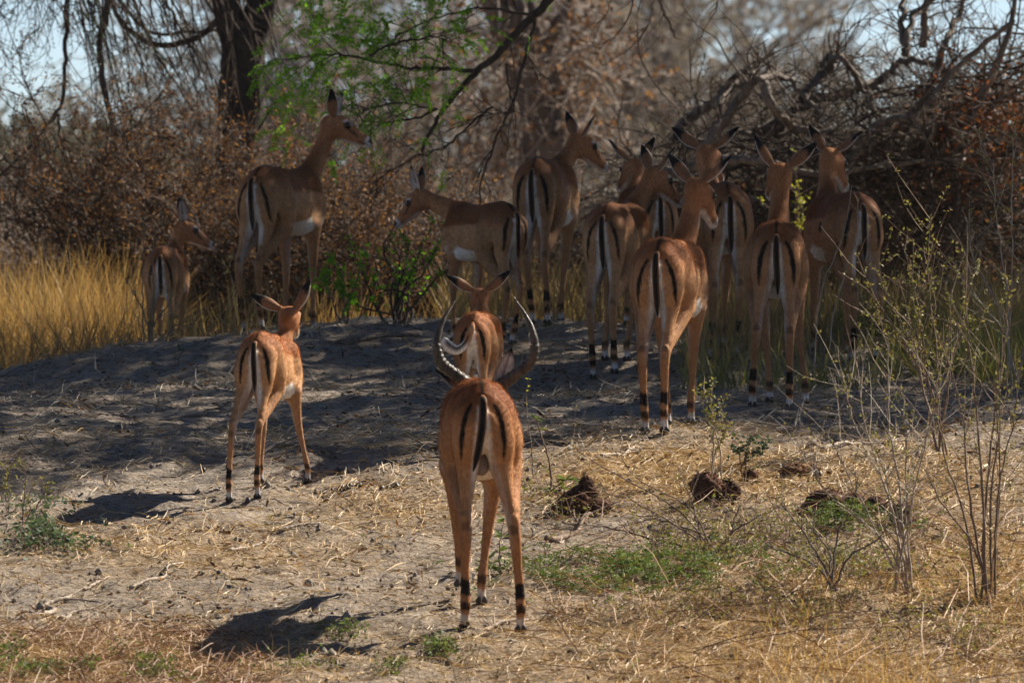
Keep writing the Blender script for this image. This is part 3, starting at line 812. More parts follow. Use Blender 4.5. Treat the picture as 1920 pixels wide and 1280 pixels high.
    if ram:
        for s in (-1, 1):
            wp = [(.03, .022, .0), (.0, .036, .066), (-.04, .090, .112), (-.07, .150, .165), (-.08, .166, .235), (-.06, .146, .312), (.0, .096, .400)]
            rt = Ld((1, 0, 0)); bk = Ld((0, -1, 0)); uz = Ld((0, 0, 1))
            hp_ = spline([P + 0.03 * Fh * hs + s * q[1] * rt * hs + q[0] * bk * hs * -1 + (q[2] * 0.94 - 0.012) * uz * hs for q in wp], 22)
            n = len(hp_); t = np.linspace(0, 1, n)
            R = np.interp(t, [0, .08, .5, .8, 1], [.0225, .0225, .0185, .0105, .0016]) * hs
            R = R * (1 + 0.19 * np.maximum(0, np.sin(t * 2 * math.pi * 22)) ** 1.5 * sstep(.72, .60, t))
            mb = MB(); tube_batch(mb, hp_[None], R[None], 14); mb.build('horn', MT['horn'], root)
        sm = MB(); vv, ff = ball(np.array((0.0, -0.275, 0.545)) * S, .034 * S, sc=(0.9, 0.9, 1.35)); sm.add(vv, ff, np.tile(np.array((0.30, 0.24, 0.20)), (len(vv), 1)))
        sm.build('scrotum', MT['fur'], root)
    return root

EARS = [(-0.35, 0.80, 0.62), (-0.35, 0.80, 0.62)]
HERD = [
    dict(label='horned ram with lyre-shaped ringed horns and lowered head, walking away in front', px=904, d=35.9, S=1.06, heading=-3, poll=(911, 746), hyaw=-2, hpitch=-48,
         feet=dict(HL=(872, 0.02), HR=(976, 0.0), FL=(862, 0.10, 0.05), FR=(903, 0.02)), wide=0.95, ram=True, tail='ram', slope=-0.03, saddle=1.05, dpoll=0.22,
         ears=[(-0.50, 1.0, 0.42, 0.9, 0.3), (-0.74, 0.30, 0.67, -0.9, 0.3)]),
    dict(label='sunlit young impala with splayed front leg, standing alone left of the ram', px=480, d=39.1, S=0.755, heading=10, slope=-0.05, poll=(540, 588), hyaw=8, hpitch=-18,
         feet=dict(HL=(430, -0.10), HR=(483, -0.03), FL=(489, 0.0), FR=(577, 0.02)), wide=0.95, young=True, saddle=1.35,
         ears=[(-0.3, 0.95, 0.42), (-0.2, 0.42, 0.95)]),
    dict(label='small young impala swishing its white tail, framed between the horns of the ram', px=888, d=40.1, S=0.70, heading=5, poll=(900, 552), hyaw=-5, hpitch=-15,
         feet={}, wide=0.88, young=True, tail='swish', saddle=1.35, ears=[(-0.3, 0.95, 0.48), (-0.3, 0.80, 0.66)]),
    dict(label='young impala at far left, half hidden behind the mound, head turned right', px=303, d=50.2, S=0.78, heading=4, poll=(342, 425), hyaw=80, hpitch=-24,
         feet={}, wide=0.95, young=True, ears=[(-0.5, 0.25, 0.85, 0.6, 0.6), (-0.55, 0.25, 0.85, 0.25, 0.9)], dpoll=-0.05),
    dict(label='tall female impala on the mound top, head in profile to the right', px=484, d=48.6, S=1.0, heading=20, poll=(622, 228), hyaw=84, hpitch=-21,
         feet=dict(HL=(457, -0.04), HR=(490, 0.03), FL=(536, 0.05), FR=(588, 0.0)), saddle=1.05, ears=[(0.05, 0.5, 0.85, 0.5, -0.9), (-0.40, 0.45, 0.78, -0.15, -1.0)], dpoll=-0.05),
    dict(label='impala standing side-on facing left with head lowered towards the small shrub', px=955, d=46.6, S=0.84, heading=-27, poll=(789, 366), hyaw=-78, hpitch=-42,
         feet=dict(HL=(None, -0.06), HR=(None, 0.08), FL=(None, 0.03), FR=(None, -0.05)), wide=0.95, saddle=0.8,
         ears=[(-0.55, 0.35, 0.85, 0.4, 0.9), (-0.65, 0.45, 0.75, 0.6, 0.5)]),
    dict(label='female impala behind the side-on one, rump to camera and long neck turned right', px=1002, d=48.3, S=1.0, heading=10, poll=(1084, 262), hyaw=58, hpitch=-32,
         feet=dict(HL=(998, 0.0), HR=(1027, 0.0), FL=(1030, 0.0), FR=(1052, 0.0)), wide=0.95, ears=[(-0.35, 0.65, 0.7), (-0.4, 0.75, 0.55)]),
    dict(label='female impala looking right, in the row between the side-on impala and the sunlit female', px=1136, d=45.4, S=0.96, heading=11, poll=(1226, 326), hyaw=55, hpitch=-33,
         feet=dict(HL=(1113, -0.02), HR=(1153, -0.02), FL=(1135, 0.0), FR=(1176, 0.0)), wide=0.97, ears=[(-0.3, 0.65, 0.72), (-0.35, 0.7, 0.62)]),
    dict(label='hidden female impala in the middle of the herd, only back, haunch and head showing', px=1232, d=47.6, S=0.88, heading=-10, poll=(1190, 308), hyaw=-28, hpitch=-28,
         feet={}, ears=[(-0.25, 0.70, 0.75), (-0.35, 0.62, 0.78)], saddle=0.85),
    dict(label='sunlit reddish female impala nearest the camera, head turned right, in front of the others', px=1236, d=40.9, S=1.0, heading=9, poll=(1306, 348), hyaw=30, hpitch=-38,
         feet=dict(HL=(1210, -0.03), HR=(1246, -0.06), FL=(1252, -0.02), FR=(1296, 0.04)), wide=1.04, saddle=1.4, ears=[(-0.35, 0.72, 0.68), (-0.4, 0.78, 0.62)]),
    dict(label='female impala behind the sunlit one with both ears spread wide, rump to camera', px=1364, d=45.9, S=1.01, heading=-6, poll=(1324, 284), hyaw=24, hpitch=-30,
         feet=dict(HL=(1332, 0.0), HR=(1381, 0.02), FL=(1344, 0.02), FR=(1356, 0.0)), ears=[(-0.35, 0.85, 0.5), (-0.4, 0.85, 0.5)], saddle=0.95),
    dict(label='female impala seen straight from behind, facing away, with hind legs apart', px=1456, d=42.8, S=0.99, heading=2, poll=(1465, 320), hyaw=-14, hpitch=-20,
         feet=dict(HL=(1411, -0.04), HR=(1480, -0.06), FL=(1443, 0.02), FR=(1510, 0.0)), wide=1.0, saddle=1.15, ears=[(-0.25, 0.50, 0.85), (-0.35, 0.78, 0.60)]),
    dict(label='rightmost female impala with a dark spot on the flank, body angled left', px=1610, d=46.0, S=0.98, heading=-12, poll=(1557, 290), hyaw=32, hpitch=-40,
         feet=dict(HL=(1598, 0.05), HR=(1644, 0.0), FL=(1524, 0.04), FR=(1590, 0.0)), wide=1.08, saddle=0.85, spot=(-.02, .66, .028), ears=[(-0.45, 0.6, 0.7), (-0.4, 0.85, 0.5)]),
]
for a in HERD: impala(**a)

# ------------------------------------------------------------------ trees and scrub behind the herd
def limb(pts, r0, r1, rng, sub=8, wob=0.0):
    P = spline(pts, sub); n = len(P)
    P = P + rng.normal(size=P.shape) * wob
    return P[None], taper(1, n, r0, r1)

def twig_cloud(rng, pts, rad, levels):
    """levels: list of (per parent, length, n, wiggle, gravity, radius, t0) -> list of (pts, rad)"""
    out = []
    P, R = pts, rad
    for per, ln, n, wig, grav, r, t0 in levels:
        n = max(3, n - 2)
        p, d, _, _ = kids(rng, P, R, per, t0, 1.0, (0.4, 1.15))
        L = ln * rng.uniform(0.55, 1.25, len(p))
        P = grow(rng, p, d, L, n, wig, grav); R = taper(len(p), n, r, r * 0.35)
        out.append((P, R))
    return out

def tips(rng, pts, count):
    M, n = pts.shape[:2]
    i = rng.integers(0, M, count); t = rng.uniform(0.15, 1, count) * (n - 1)
    j = np.minimum(t.astype(int), n - 2); fr = (t - j)[:, None]
    return pts[i, j] * (1 - fr) + pts[i, j + 1] * fr, nrm(pts[i, j + 1] - pts[i, j])

def bush(name, label, cat, base, rx, ry, hgt, seed, stems, tw, leaves, ln, wd, lmat, tmat, droop=0.05, group=None, lean=(0, 0), r0=0.012, hollow=0.0, ldrop=0.0):
    rng = np.random.default_rng(seed)
    root = empty(name, tuple(base), label=label, cat=cat, group=group)
    b = np.array([base[0], base[1], 0])
    a = rng.uniform(0, 2 * math.pi, stems); q = np.sqrt(rng.random(stems))
    px_, py_ = np.cos(a) * q, np.sin(a) * q
    P = np.stack([b[0] + px_ * rx * 0.45, b[1] + py_ * ry * 0.45, 0 * a], 1)
    P[:, 2] = G(P[:, 0], P[:, 1]) - 0.03
    D = np.stack([px_ * rx * 0.75 + lean[0], py_ * ry * 0.75 + lean[1], np.full(stems, hgt)], 1)
    L = np.linalg.norm(D, axis=1) * rng.uniform(0.75, 1.1, stems)
    S1 = grow(rng, P, D, L, 9, 0.14, droop); R1 = taper(stems, 9, r0, r0 * 0.35)
    lv = twig_cloud(rng, S1, R1, tw)
    mb = MB(); tube_batch(mb, S1 - np.array(base), R1, 5); mb.build('stem', tmat, root)
    mb = MB()
    for p, r in lv: tube_batch(mb, p - np.array(base), r, 3)
    mb.build('twigs', tmat, root, kind='stuff')
    if leaves:
        p = np.concatenate([x[0][:, -5:] for x in lv[-1:]])
        P, D = tips(rng, p, leaves)
        P = P + rng.normal(size=P.shape) * 0.012
        D = nrm(D * 0.5 + rng.normal(size=P.shape) * 0.8 + np.array([0, 0, -ldrop]))
        mb = MB(); leaf_batch(mb, rng, P - np.array(base), D, ln * rng.uniform(0.5, 1.3, leaves), wd * rng.uniform(0.6, 1.2, leaves))
        mb.build('foliage', lmat, root, smooth=False, kind='stuff')
    return root

# dark tree at the left: trunk, fork, limbs with hanging branches
rng = np.random.default_rng(11)
D1 = 57.0
def A(px, py, d=D1): return at(px, py, d)
def rough_trunk(mb, pts, rad, rng, k=20, sub=10, amp=0.10):
    P = spline(pts, sub); R = np.interp(np.linspace(0, 1, len(P)), np.linspace(0, 1, len(rad)), rad)
    m2 = MB(); tube_batch(m2, P[None], R[None], k)
    v = m2.v[0].reshape(len(P), k, 3)
    ang = np.arange(k)[None] * 6.283 / k
    zz = np.arange(len(P))[:, None]
    nse = (fbm(ang * 2.2 + 3 * np.sin(zz * 0.25), zz * 0.22 + 0 * ang, 3) - 0.5) * 2 * amp + (vnoise(ang * 5, zz * 0.6 + 0 * ang) - 0.5) * amp
    c = P[:, None]
    mb.add((c + (v - c) * (1 + nse[:, :, None])).reshape(-1, 3), m2.f[0])
tb = gp(452, D1)
tree = empty('thorn_tree', tuple(tb), label='dark forked tree trunk with drooping bare branches behind the tall female', cat='tree')
O = np.array(tb)
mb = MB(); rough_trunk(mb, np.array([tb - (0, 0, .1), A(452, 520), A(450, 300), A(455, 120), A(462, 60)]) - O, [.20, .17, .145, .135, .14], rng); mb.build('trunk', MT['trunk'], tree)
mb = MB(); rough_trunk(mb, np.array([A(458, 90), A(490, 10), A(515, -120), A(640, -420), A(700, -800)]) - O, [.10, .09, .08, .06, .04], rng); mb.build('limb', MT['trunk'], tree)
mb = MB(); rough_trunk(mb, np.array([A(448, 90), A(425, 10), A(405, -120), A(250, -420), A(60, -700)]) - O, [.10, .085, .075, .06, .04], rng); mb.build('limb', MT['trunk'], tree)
hang = [([(430, 20), (370, 70), (300, 85), (245, 60), (215, 20), (200, -40)], .022, .014, 0.3),
        ([(212, -60), (200, 20), (186, 90), (196, 170), (212, 245), (206, 285), (160, 345), (118, 420), (100, 520)], .024, .008, -0.6),
        ([(206, 285), (165, 345), (150, 400), (150, 470)], .014, .007, -0.6),
        ([(130, -60), (122, 60), (120, 150), (112, 200), (60, 270), (0, 330), (-40, 380)], .016, .007, -1.0),
        ([(108, 215), (112, 260), (118, 290)], .009, .004, -1.0),
        ([(235, -40), (262, 30), (300, 110), (345, 180), (385, 245)], .010, .005, 0.2),
        ([(215, -10), (280, 60), (350, 60), (420, 55)], .012, .010, 0.4),
        ([(290, -40), (330, 40), (370, 130), (410, 200)], .010, .004, 0.3),
        ([(180, -40), (240, 60), (275, 150), (283, 225)], .008, .004, 0.0),
        ([(420, 60), (380, -10), (350, -60)], .012, .008, 0.3)]
allp = []
for pts, ra, rb, dd in hang:
    P, R = limb([A(x, y, D1 + dd) for x, y in pts], ra, rb, rng, 6, 0.004)
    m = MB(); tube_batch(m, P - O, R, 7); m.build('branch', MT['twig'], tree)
    allp.append((P, R))
m = MB()
for P, R in allp:
    for p, r in twig_cloud(rng, P, R, [(11, 0.40, 7, .16, .05, .0042, .05), (3, 0.18, 5, .2, .05, .0022, .2)]): tube_batch(m, p - O, r, 3)
# straight hanging twigs between trunk and the big drooping branch
n = 75
P0 = np.array([A(rng.uniform(130, 520), rng.uniform(-90, 30), D1 + rng.uniform(-.6, .6)) for _ in range(n)])
Dr = np.stack([rng.uniform(0.1, 0.75, n), rng.normal(size=n) * 0.2, -np.ones(n)], 1)
P = grow(rng, P0, Dr, rng.uniform(0.4, 1.2, n), 9, .08, .03); R = taper(n, 9, .0065, .0022)
tube_batch(m, P - O, R, 3)
for p, r in twig_cloud(rng, P, R, [(4, 0.22, 6, .2, .05, .0026, .1)]): tube_batch(m, p - O, r, 3)
n = 60
P0 = np.array([A(rng.uniform(-60, 210), rng.uniform(-110, 20), D1 - 1 + rng.uniform(-.6, .6)) for _ in range(n)])
P = grow(rng, P0, np.stack([rng.normal(size=n) * .5, rng.normal(size=n) * .2, -np.ones(n)], 1), rng.uniform(.25, .6, n), 8, .12, .03); R = taper(n, 8, .0045, .0018)
tube_batch(m, P - O, R, 3)
lvv = twig_cloud(rng, P, R, [(6, 0.16, 5, .2, .05, .0022, .1)])
tube_batch(m, lvv[0][0] - O, lvv[0][1], 3)
m.build('twigs', MT['twig'], tree, kind='stuff')
Pq, Dq = tips(rng, lvv[0][0], 1500)
m = MB(); leaf_batch(m, rng, Pq - O, Dq + rng.normal(size=Pq.shape), .018, .008); m.build('small_leaves', MT['bluegreen'], tree, smooth=False, kind='stuff')
# its own crown, above the picture
ncr = 9000
a = rng.uniform(0, 6.283, ncr); q = np.sqrt(rng.random(ncr)) * 2.6
Pc = np.stack([-2.6 + q * np.cos(a), D1 + 1.0 + q * np.sin(a), CAMZ + 2.2 + rng.random(ncr) * 1.2 + 0.2 * np.sin(a * 3)], 1)
m = MB(); leaf_batch(m, rng, Pc - O, rng.normal(size=(ncr, 3)), 0.09, 0.05); m.build('crown', MT['shade'], tree, smooth=False, kind='stuff')

# dry brown bushes, left
TW = [(11, 0.42, 7, .24, .05, .0048, .12), (8, 0.20, 5, .28, .04, .0027, .1)]
bush('dry_bush', 'wide rust-brown dry bush left of the dark trunk, behind the young impala', 'bush', gp(300, 55.5), 0.85, 0.7, 1.62, 21, 52, TW, 30000, .028, .011, MT['dryleaf'], MT['twig'], .06)
bush('dry_bush', 'tall brown dry bush in front of the dark trunk foot, behind the tall female', 'bush', gp(500, 54.8), 0.60, 0.6, 1.15, 22, 40, TW, 22000, .028, .011, MT['dryleaf'], MT['twig'], .06)
bush('dry_bush', 'pale brown leaning dry bush at the left picture edge', 'bush', gp(120, 57.5), 0.6, 0.6, 1.25, 23, 30, TW, 12000, .028, .011, MT['dryleaf'], MT['greytwig'], .05, lean=(-0.3, 0))
bush('dry_bush', 'orange-brown dry bush between the tall female and the side-on impala', 'bush', gp(690, 54.0), 0.60, 0.6, 0.98, 24, 40, TW, 22000, .028, .011, MT['dryleaf'], MT['twig'], .07)
bush('dry_bush', 'low tangled dry bush behind the side-on impala', 'bush', gp(885, 54.6), 0.62, 0.6, 1.02, 25, 38, TW, 15000, .026, .010, MT['dryleaf'], MT['dead'], .07)
bush('dry_bush', 'grey-brown dry bush behind the middle of the herd', 'bush', gp(1120, 55.0), 0.55, 0.5, 0.88, 26, 34, TW, 9000, .026, .010, MT['dryleaf'], MT['dead'], .07)
bush('dry_bush', 'thin brown dry bush right of the dark trunk, behind the green twigs', 'bush', gp(600, 61), 0.55, 0.6, 1.75, 27, 26, TW, 9000, .028, .011, MT['dryleaf'], MT['twig'], .04)

# fallen tangle of dead branches, right
rng = np.random.default_rng(31)
D2 = 55.0
fb = gp(1560, D2)
ft = empty('fallen_branches', tuple(fb), label='dark heap of fallen arching dead branches behind the right half of the herd', cat='deadwood')
O = np.array(fb)
arch = [[(1255, 260), (1300, 215), (1345, 190), (1375, 165), (1412, 155), (1440, 130), (1418, 98)],
        [(1310, 300), (1355, 235), (1385, 185), (1420, 150), (1470, 145), (1500, 175), (1540, 215)],
        [(1400, 330), (1470, 230), (1520, 170), (1545, 120), (1570, 100), (1600, 130), (1630, 185), (1650, 250)],
        [(1500, 190), (1550, 130), (1575, 108), (1615, 165), (1630, 200)],
        [(1420, 250), (1500, 200), (1580, 175), (1650, 150), (1690, 115), (1760, 130), (1860, 170)],
        [(1330, 330), (1400, 300), (1480, 280), (1600, 290), (1720, 260), (1830, 190), (1930, 150)],
        [(1245, 330), (1330, 300), (1430, 305), (1540, 330), (1660, 310), (1800, 300)],
        [(1690, 250), (1740, 170), (1770, 90), (1800, 20), (1830, -60)],
        [(1790, 330), (1820, 220), (1870, 120), (1900, 20), (1920, -80)],
        [(1700, 100), (1690, 30), (1700, -30)], [(1730, 90), (1735, 20), (1750, -40)], [(1695, 95), (1705, 50), (1735, 10), (1780, -20)],
        [(1560, 360), (1640, 240), (1720, 210), (1800, 120), (1900, 40)],
        [(1280, 280), (1360, 250), (1450, 255), (1530, 240)],
        [(1620, 330), (1700, 330), (1800, 270), (1900, 250)],
        [(1450, 390), (1560, 400), (1700, 410), (1880, 380)],
        [(1230, 400), (1330, 360), (1460, 390), (1560, 450)],
        [(1660, 520), (1740, 430), (1840, 350), (1930, 330)],
        [(1350, 200), (1360, 160), (1400, 130), (1415, 140)],
        [(1430, 155), (1450, 200), (1490, 235), (1560, 250)]]
ap = []
for i, pts in enumerate(arch):
    dd = rng.uniform(-0.7, 0.7)
    P, R = limb([A(x, y, D2 + dd + rng.normal() * .12) for x, y in pts], rng.uniform(.020, .036), rng.uniform(.009, .014), rng, 6, .007)
    m = MB(); tube_batch(m, P - O, R, 7); m.build('branch', MT['dead'], ft)
    ap.append((P, R))
m = MB(); m2 = MB()
for P, R in ap:
    hi_ = P[0, :, 2].max() > CAMZ + 0.75
    lv = twig_cloud(rng, P, R, [(7 if hi_ else 18, 0.36, 8, .24, .02, .0065, .02), (3, 0.22, 6, .25, .03, .0034, .1)])
    for p, r in lv: tube_batch(m, p - O, r, 3)
# thick inner mass of curved sticks down to the ground
n = 640
sx = rng.uniform(1240, 1990, n); d = D2 + rng.uniform(-0.5, 1.4, n)
topy = np.interp(sx, [1240, 1330, 1500, 1650, 1760, 1900, 2000], [330, 280, 250, 230, 190, 90, 60])
sy = topy + (640 - topy) * rng.random(n) ** 1.1
P0 = np.array([at(a, b, c) for a, b, c in zip(sx, sy, d)])
P = grow(rng, P0, rng.normal(size=(n, 3)) * np.array([1, .8, .45]), rng.uniform(0.4, 1.1, n), 9, .22, .06); P[..., 2] = np.maximum(P[..., 2], G(P[..., 0], P[..., 1]) + .01)
R = taper(n, 9, .009, .0035)
tube_batch(m2, P - O, R, 4)
for p, r in twig_cloud(rng, P, R, [(9, 0.28, 6, .25, .04, .0035, .05), (2, 0.16, 4, .25, .04, .0024, .05)]): tube_batch(m, p - O, r, 3)
m2.build('sticks', MT['twig'], ft, kind='stuff')
m.build('twigs', MT['twig'], ft, kind='stuff')
nl = 9000
sx = rng.uniform(1250, 1980, nl); sy = np.interp(sx, [1250, 1500, 1760, 1980], [360, 300, 200, 120]) + rng.random(nl) ** 0.8 * 360
Pl = np.array([at(a, b, c) for a, b, c in zip(sx, sy, D2 + rng.uniform(-.3, 1.6, nl))])
m = MB(); leaf_batch(m, rng, Pl - O, rng.normal(size=(nl, 3)), .040, .018); m.build('dead_leaves', MT['dryleaf'], ft, smooth=False, kind='stuff')
nl = 1300
Pl = np.array([at(1830 + rng.normal() * 60, 250 + rng.normal() * 60, D2 + .2 + rng.normal() * .3) for _ in range(nl)])
m = MB(); leaf_batch(m, rng, Pl - O, rng.normal(size=(nl, 3)), .05, .022); m.build('rust_leaves', MT['rustleaf'], ft, smooth=False, kind='stuff')
# twiggy shrub standing at the right edge behind the heap
bush('thorn_bush', 'tall dark twiggy thorn bush at the right edge behind the fallen branches', 'bush', gp(1915, 57), 0.5, 0.6, 2.1, 41, 32, [(12, 0.55, 8, .22, .04, .0055, .1), (7, 0.28, 6, .25, .04, .003, .1)], 2500, .035, .016, MT['dryleaf'], MT['twig'], .03)

# second, farther trunk in the middle
D3 = 74.0
tb = gp(1000, D3)
rng = np.random.default_rng(51)
tree2 = empty('grey_tree', tuple(tb), label='grey leaning tree trunk with tufts of dead leaves behind the middle of the herd', cat='tree')
O = np.array(tb)
B3 = lambda x, y, d=D3: at(x, y, d)
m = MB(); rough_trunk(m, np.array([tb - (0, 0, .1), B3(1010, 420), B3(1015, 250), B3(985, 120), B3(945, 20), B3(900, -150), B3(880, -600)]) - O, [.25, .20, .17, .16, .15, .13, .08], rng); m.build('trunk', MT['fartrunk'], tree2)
for pts, r in (([(1085, 260), (1060, 190), (1030, 110), (1000, 40), (985, -80)], .05), ([(1000, 140), (1050, 40), (1120, -60), (1200, -200)], .06), ([(985, 200), (960, 110), (975, 20), (1010, -80)], .05), ([(1040, 250), (1050, 150), (1075, 60), (1060, -80)], .035)):
    P, R = limb([B3(x, y, D3 + rng.uniform(-.4, .2)) for x, y in pts], r, r * .6, rng, 7, .006)
    m = MB(); tube_batch(m, P - O, R, 8); m.build('limb', MT['fartrunk'], tree2)
n = 110
P0 = np.array([B3(rng.uniform(900, 1130), rng.uniform(-60, 260), D3 + rng.uniform(-.8, .8)) for _ in range(n)])
P = grow(rng, P0, rng.normal(size=(n, 3)) + np.array([0, 0, -.6]), rng.uniform(.4, .9, n), 8, .2, .04); R = taper(n, 8, .010, .004)
m = MB(); tube_batch(m, P - O, R, 4)
lv = twig_cloud(rng, P, R, [(6, .35, 6, .25, .03, .005, .1)])
tube_batch(m, lv[0][0] - O, lv[0][1], 3); m.build('twigs', MT['greytwig'], tree2, kind='stuff')
P, Dl = tips(rng, lv[0][0], 2600)
m = MB(); leaf_batch(m, rng, P - O, Dl + rng.normal(size=P.shape), .055, .028); m.build('dead_leaves', MT['dryleaf'], tree2, smooth=False, kind='stuff')

# far scrub
def far_bush(name, label, px, d, w, hgt, seed, mat, n=9000, cat='bush', ls=.15):
    rng = np.random.default_rng(seed)
    base = gp(px, d); O = base
    root = empty(name, tuple(base), label=label, cat=cat, group='far scrub')
    ns = 46
    a = rng.uniform(0, 6.283, ns); q = np.sqrt(rng.random(ns))
    P = base + np.stack([np.cos(a) * q * w * .4, np.sin(a) * q * w * .4, 0 * a], 1)
    D = np.stack([np.cos(a) * q * w * .8, np.sin(a) * q * w * .8, np.full(ns, hgt)], 1)
    S1 = grow(rng, P, D, hgt * rng.uniform(.7, 1.1, ns) * np.sqrt(1 + (q * w * .5 / hgt) ** 2), 8, .15, .03); R1 = taper(ns, 8, 0.03 * hgt / 3, .012)
    m = MB(); tube_batch(m, S1 - O, R1, 4); m.build('stem', MT['fartrunk'], root)
    lv = twig_cloud(rng, S1, R1, [(9, hgt * .26, 6, .22, .03, .018, .12), (3, hgt * .13, 4, .25, .03, .011, .1)])
    m = MB()
    for p, r in lv: tube_batch(m, p - O, r, 3)
    m.build('twigs', MT['greytwig'], root, kind='stuff')
    P, Dl = tips(rng, lv[1][0], n)
    m = MB(); leaf_batch(m, rng, P + rng.normal(size=P.shape) * .05 - O, Dl + rng.normal(size=P.shape), ls, ls * .45); m.build('foliage', mat, root, smooth=False, kind='stuff')
far_bush('far_bush', 'hazy grey thicket far behind the left edge', -80, 170.5, 5.5, 2.695, 61, MT['hazedleaf'])
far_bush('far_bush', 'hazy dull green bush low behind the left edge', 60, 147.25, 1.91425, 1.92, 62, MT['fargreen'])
far_bush('far_bush', 'tall hazy grey thicket between the dark trunk and the grey trunk', 690, 162.75, 3.8285, 5.795, 63, MT['hazedleaf'])
far_bush('far_bush', 'hazy grey thicket directly behind the grey trunk', 900, 186, 3.8285, 6.415, 64, MT['hazedleaf'])
far_bush('far_bush', 'large hazy grey thicket right of the grey trunk', 1130, 173.6, 3.6, 6.415, 65, MT['hazedleaf'], 11000)
far_bush('far_bush', 'hazy grey thicket with an open crown above the white sky gap', 1310, 182.9, 2.6, 5.0, 66, MT['hazedleaf'])
far_bush('far_bush', 'low hazy thicket behind the dead branches', 1560, 193.75, 3.2395, 2.695, 67, MT['hazedleaf'])
far_bush('far_bush', 'low pale hazy thicket behind the right edge', 1880, 201.5, 6.0, 2.85, 68, MT['hazedleaf'])
far_bush('far_bush', 'low grey hazy thicket behind the dry bushes at left', 330, 186, 3.8285, 2.85, 69, MT['hazedleaf'])
far_bush('far_bush', 'small dark hazy bush low between the herd and the far thickets', 1240, 136.4, 2.356, 1.61, 70, MT['hazedleaf'])

# flat-crowned tree standing right of the picture: its crown shades the herd, its lowest branches hang into view
rng = np.random.default_rng(71)
tb = gp(960 + 5.3 * FPX / 50.5, 50.5)
sh = empty('acacia_tree', tuple(tb), label='acacia with fresh green leaves on long branches hanging from the top centre', cat='tree')
O = np.array(tb)
m = MB(); rough_trunk(m, np.array([(0, 0, -.1), (0, .05, 1.4), (-.1, .1, 2.8), (-.2, .1, 4.0)]), [.30, .24, .21, .18], rng); m.build('trunk', MT['trunk'], sh)
for tx, ty, tz in ((-3.6, -3.5, 5.6), (-3.8, 1.0, 5.4), (2.6, 2.0, 6.0), (1.8, -4.6, 6.0), (-.6, -5.0, 5.8), (-1.5, 3.2, 6.0)):
    P, R = limb([(-.1, .1, 3.3), (tx * .35, ty * .35, 4.4), (tx * .7, ty * .7, tz - .4), (tx, ty, tz)], .10, .03, rng, 8, .02)
    m = MB(); tube_batch(m, P, R, 8); m.build('limb', MT['trunk'], sh)
# crown: leaf clumps, denser where the herd stands in shade
DX, DY = SUN.x / SUN.z, SUN.y / SUN.z
def crown_point(x, y, hz): # crown point that shades ground point (x, y) from height hz
    z = float(G0(x, y)); return np.array([x + DX * (hz - z), y + DY * (hz - z), hz])
cl = []
for i in range(4000):
    y = rng.uniform(38.6, 52.5); x = rng.uniform(-3.6, 3.3)
    edge = 39.2 + 0.55 * (x + 2.4) + 0.35 * math.sin(x * 3.1) + 0.2 * math.sin(x * 7 + 1)
    if y < edge: continue
    if y > 51.0 + 0.5 * math.sin(x * 2.3): continue
    if x < -1.6 and y > 50.3: continue
    cl.append(crown_point(x, y, rng.uniform(5.0, 6.4)))
cl = np.array(cl)[:2300]
nl = 20
Pl = (cl[:, None] + rng.normal(size=(len(cl), nl, 3)) * np.array([.16, .16, .08])).reshape(-1, 3)
m = MB(); leaf_batch(m, rng, Pl - O, rng.normal(size=Pl.shape) * np.array([1, 1, .5]), .11, .065); m.build('crown', MT['shade'], sh, smooth=False, kind='stuff')
Dg = 50.5
C5 = lambda x, y, d=Dg: at(x, y, d)
hb = [([(1200, -260), (1090, -60), (1030, 0), (985, 45), (930, 105), (890, 140), (840, 195), (805, 250), (790, 285)], .030, .008, 0),
      ([(890, 135), (820, 128), (760, 126), (690, 112), (640, 104), (590, 102)], .012, .004, -.1),
      ([(690, 105), (730, 85), (770, 75), (815, 70), (840, 78)], .008, .004, -.2),
      ([(1005, 25), (990, 90), (965, 180), (945, 230), (930, 262), (905, 330), (900, 400)], .011, .004, .15),
      ([(820, 205), (770, 225), (700, 230), (650, 205)], .008, .003, .1),
      ([(820, 205), (760, 195), (700, 200), (670, 215)], .006, .003, -.1),
      ([(925, 200), (870, 245), (835, 275), (770, 300), (700, 340)], .007, .003, .2),
      ([(1000, 30), (940, 20), (880, 18), (800, 40), (740, 70)], .008, .003, -.2),
      ([(960, 0), (890, -30), (780, -60), (660, -40), (560, 0)], .012, .004, -.3),
      ([(950, 120), (955, 170), (960, 210), (900, 210)], .006, .003, .2)]
ap = []
for pts, ra, rb, dd in hb:
    P, R = limb([C5(x, y, Dg + dd) for x, y in pts], ra, rb, rng, 6, .004)
    m = MB(); tube_batch(m, P - O, R, 7); m.build('branch', MT['twig'], sh); ap.append((P, R))
m = MB(); gl = []
for i, (P, R) in enumerate(ap):
    lv = twig_cloud(rng, P, R, [(16, .30, 7, .18, .06, .0034, .1), (4, .13, 5, .2, .06, .0018, .2)])
    for p, r in lv: tube_batch(m, p - O, r, 3)
    gl.append(lv)
# small twigs dangling at top right of centre
top = [([(1225, -40), (1240, 10), (1255, 45), (1268, 70)], .009, .004), ([(1190, -40), (1180, 30), (1150, 70), (1110, 90)], .005, .002), ([(1225, 0), (1215, 50), (1180, 90), (1130, 125)], .004, .002),
       ([(1350, -40), (1345, 10), (1330, 40), (1310, 75)], .004, .002), ([(1150, -40), (1140, 20), (1120, 50)], .004, .002)]
for pts, ra, rb in top:
    P, R = limb([C5(x, y, Dg - 2) for x, y in pts], ra, rb, rng, 6, .003)
    t = MB(); tube_batch(t, P - O, R, 6); t.build('branch', MT['redstem'], sh)
    for p, r in twig_cloud(rng, P, R, [(7, .16, 6, .2, .05, .002, .1)]): tube_batch(m, p - O, r, 3)
m.build('twigs', MT['twig'], sh, kind='stuff')
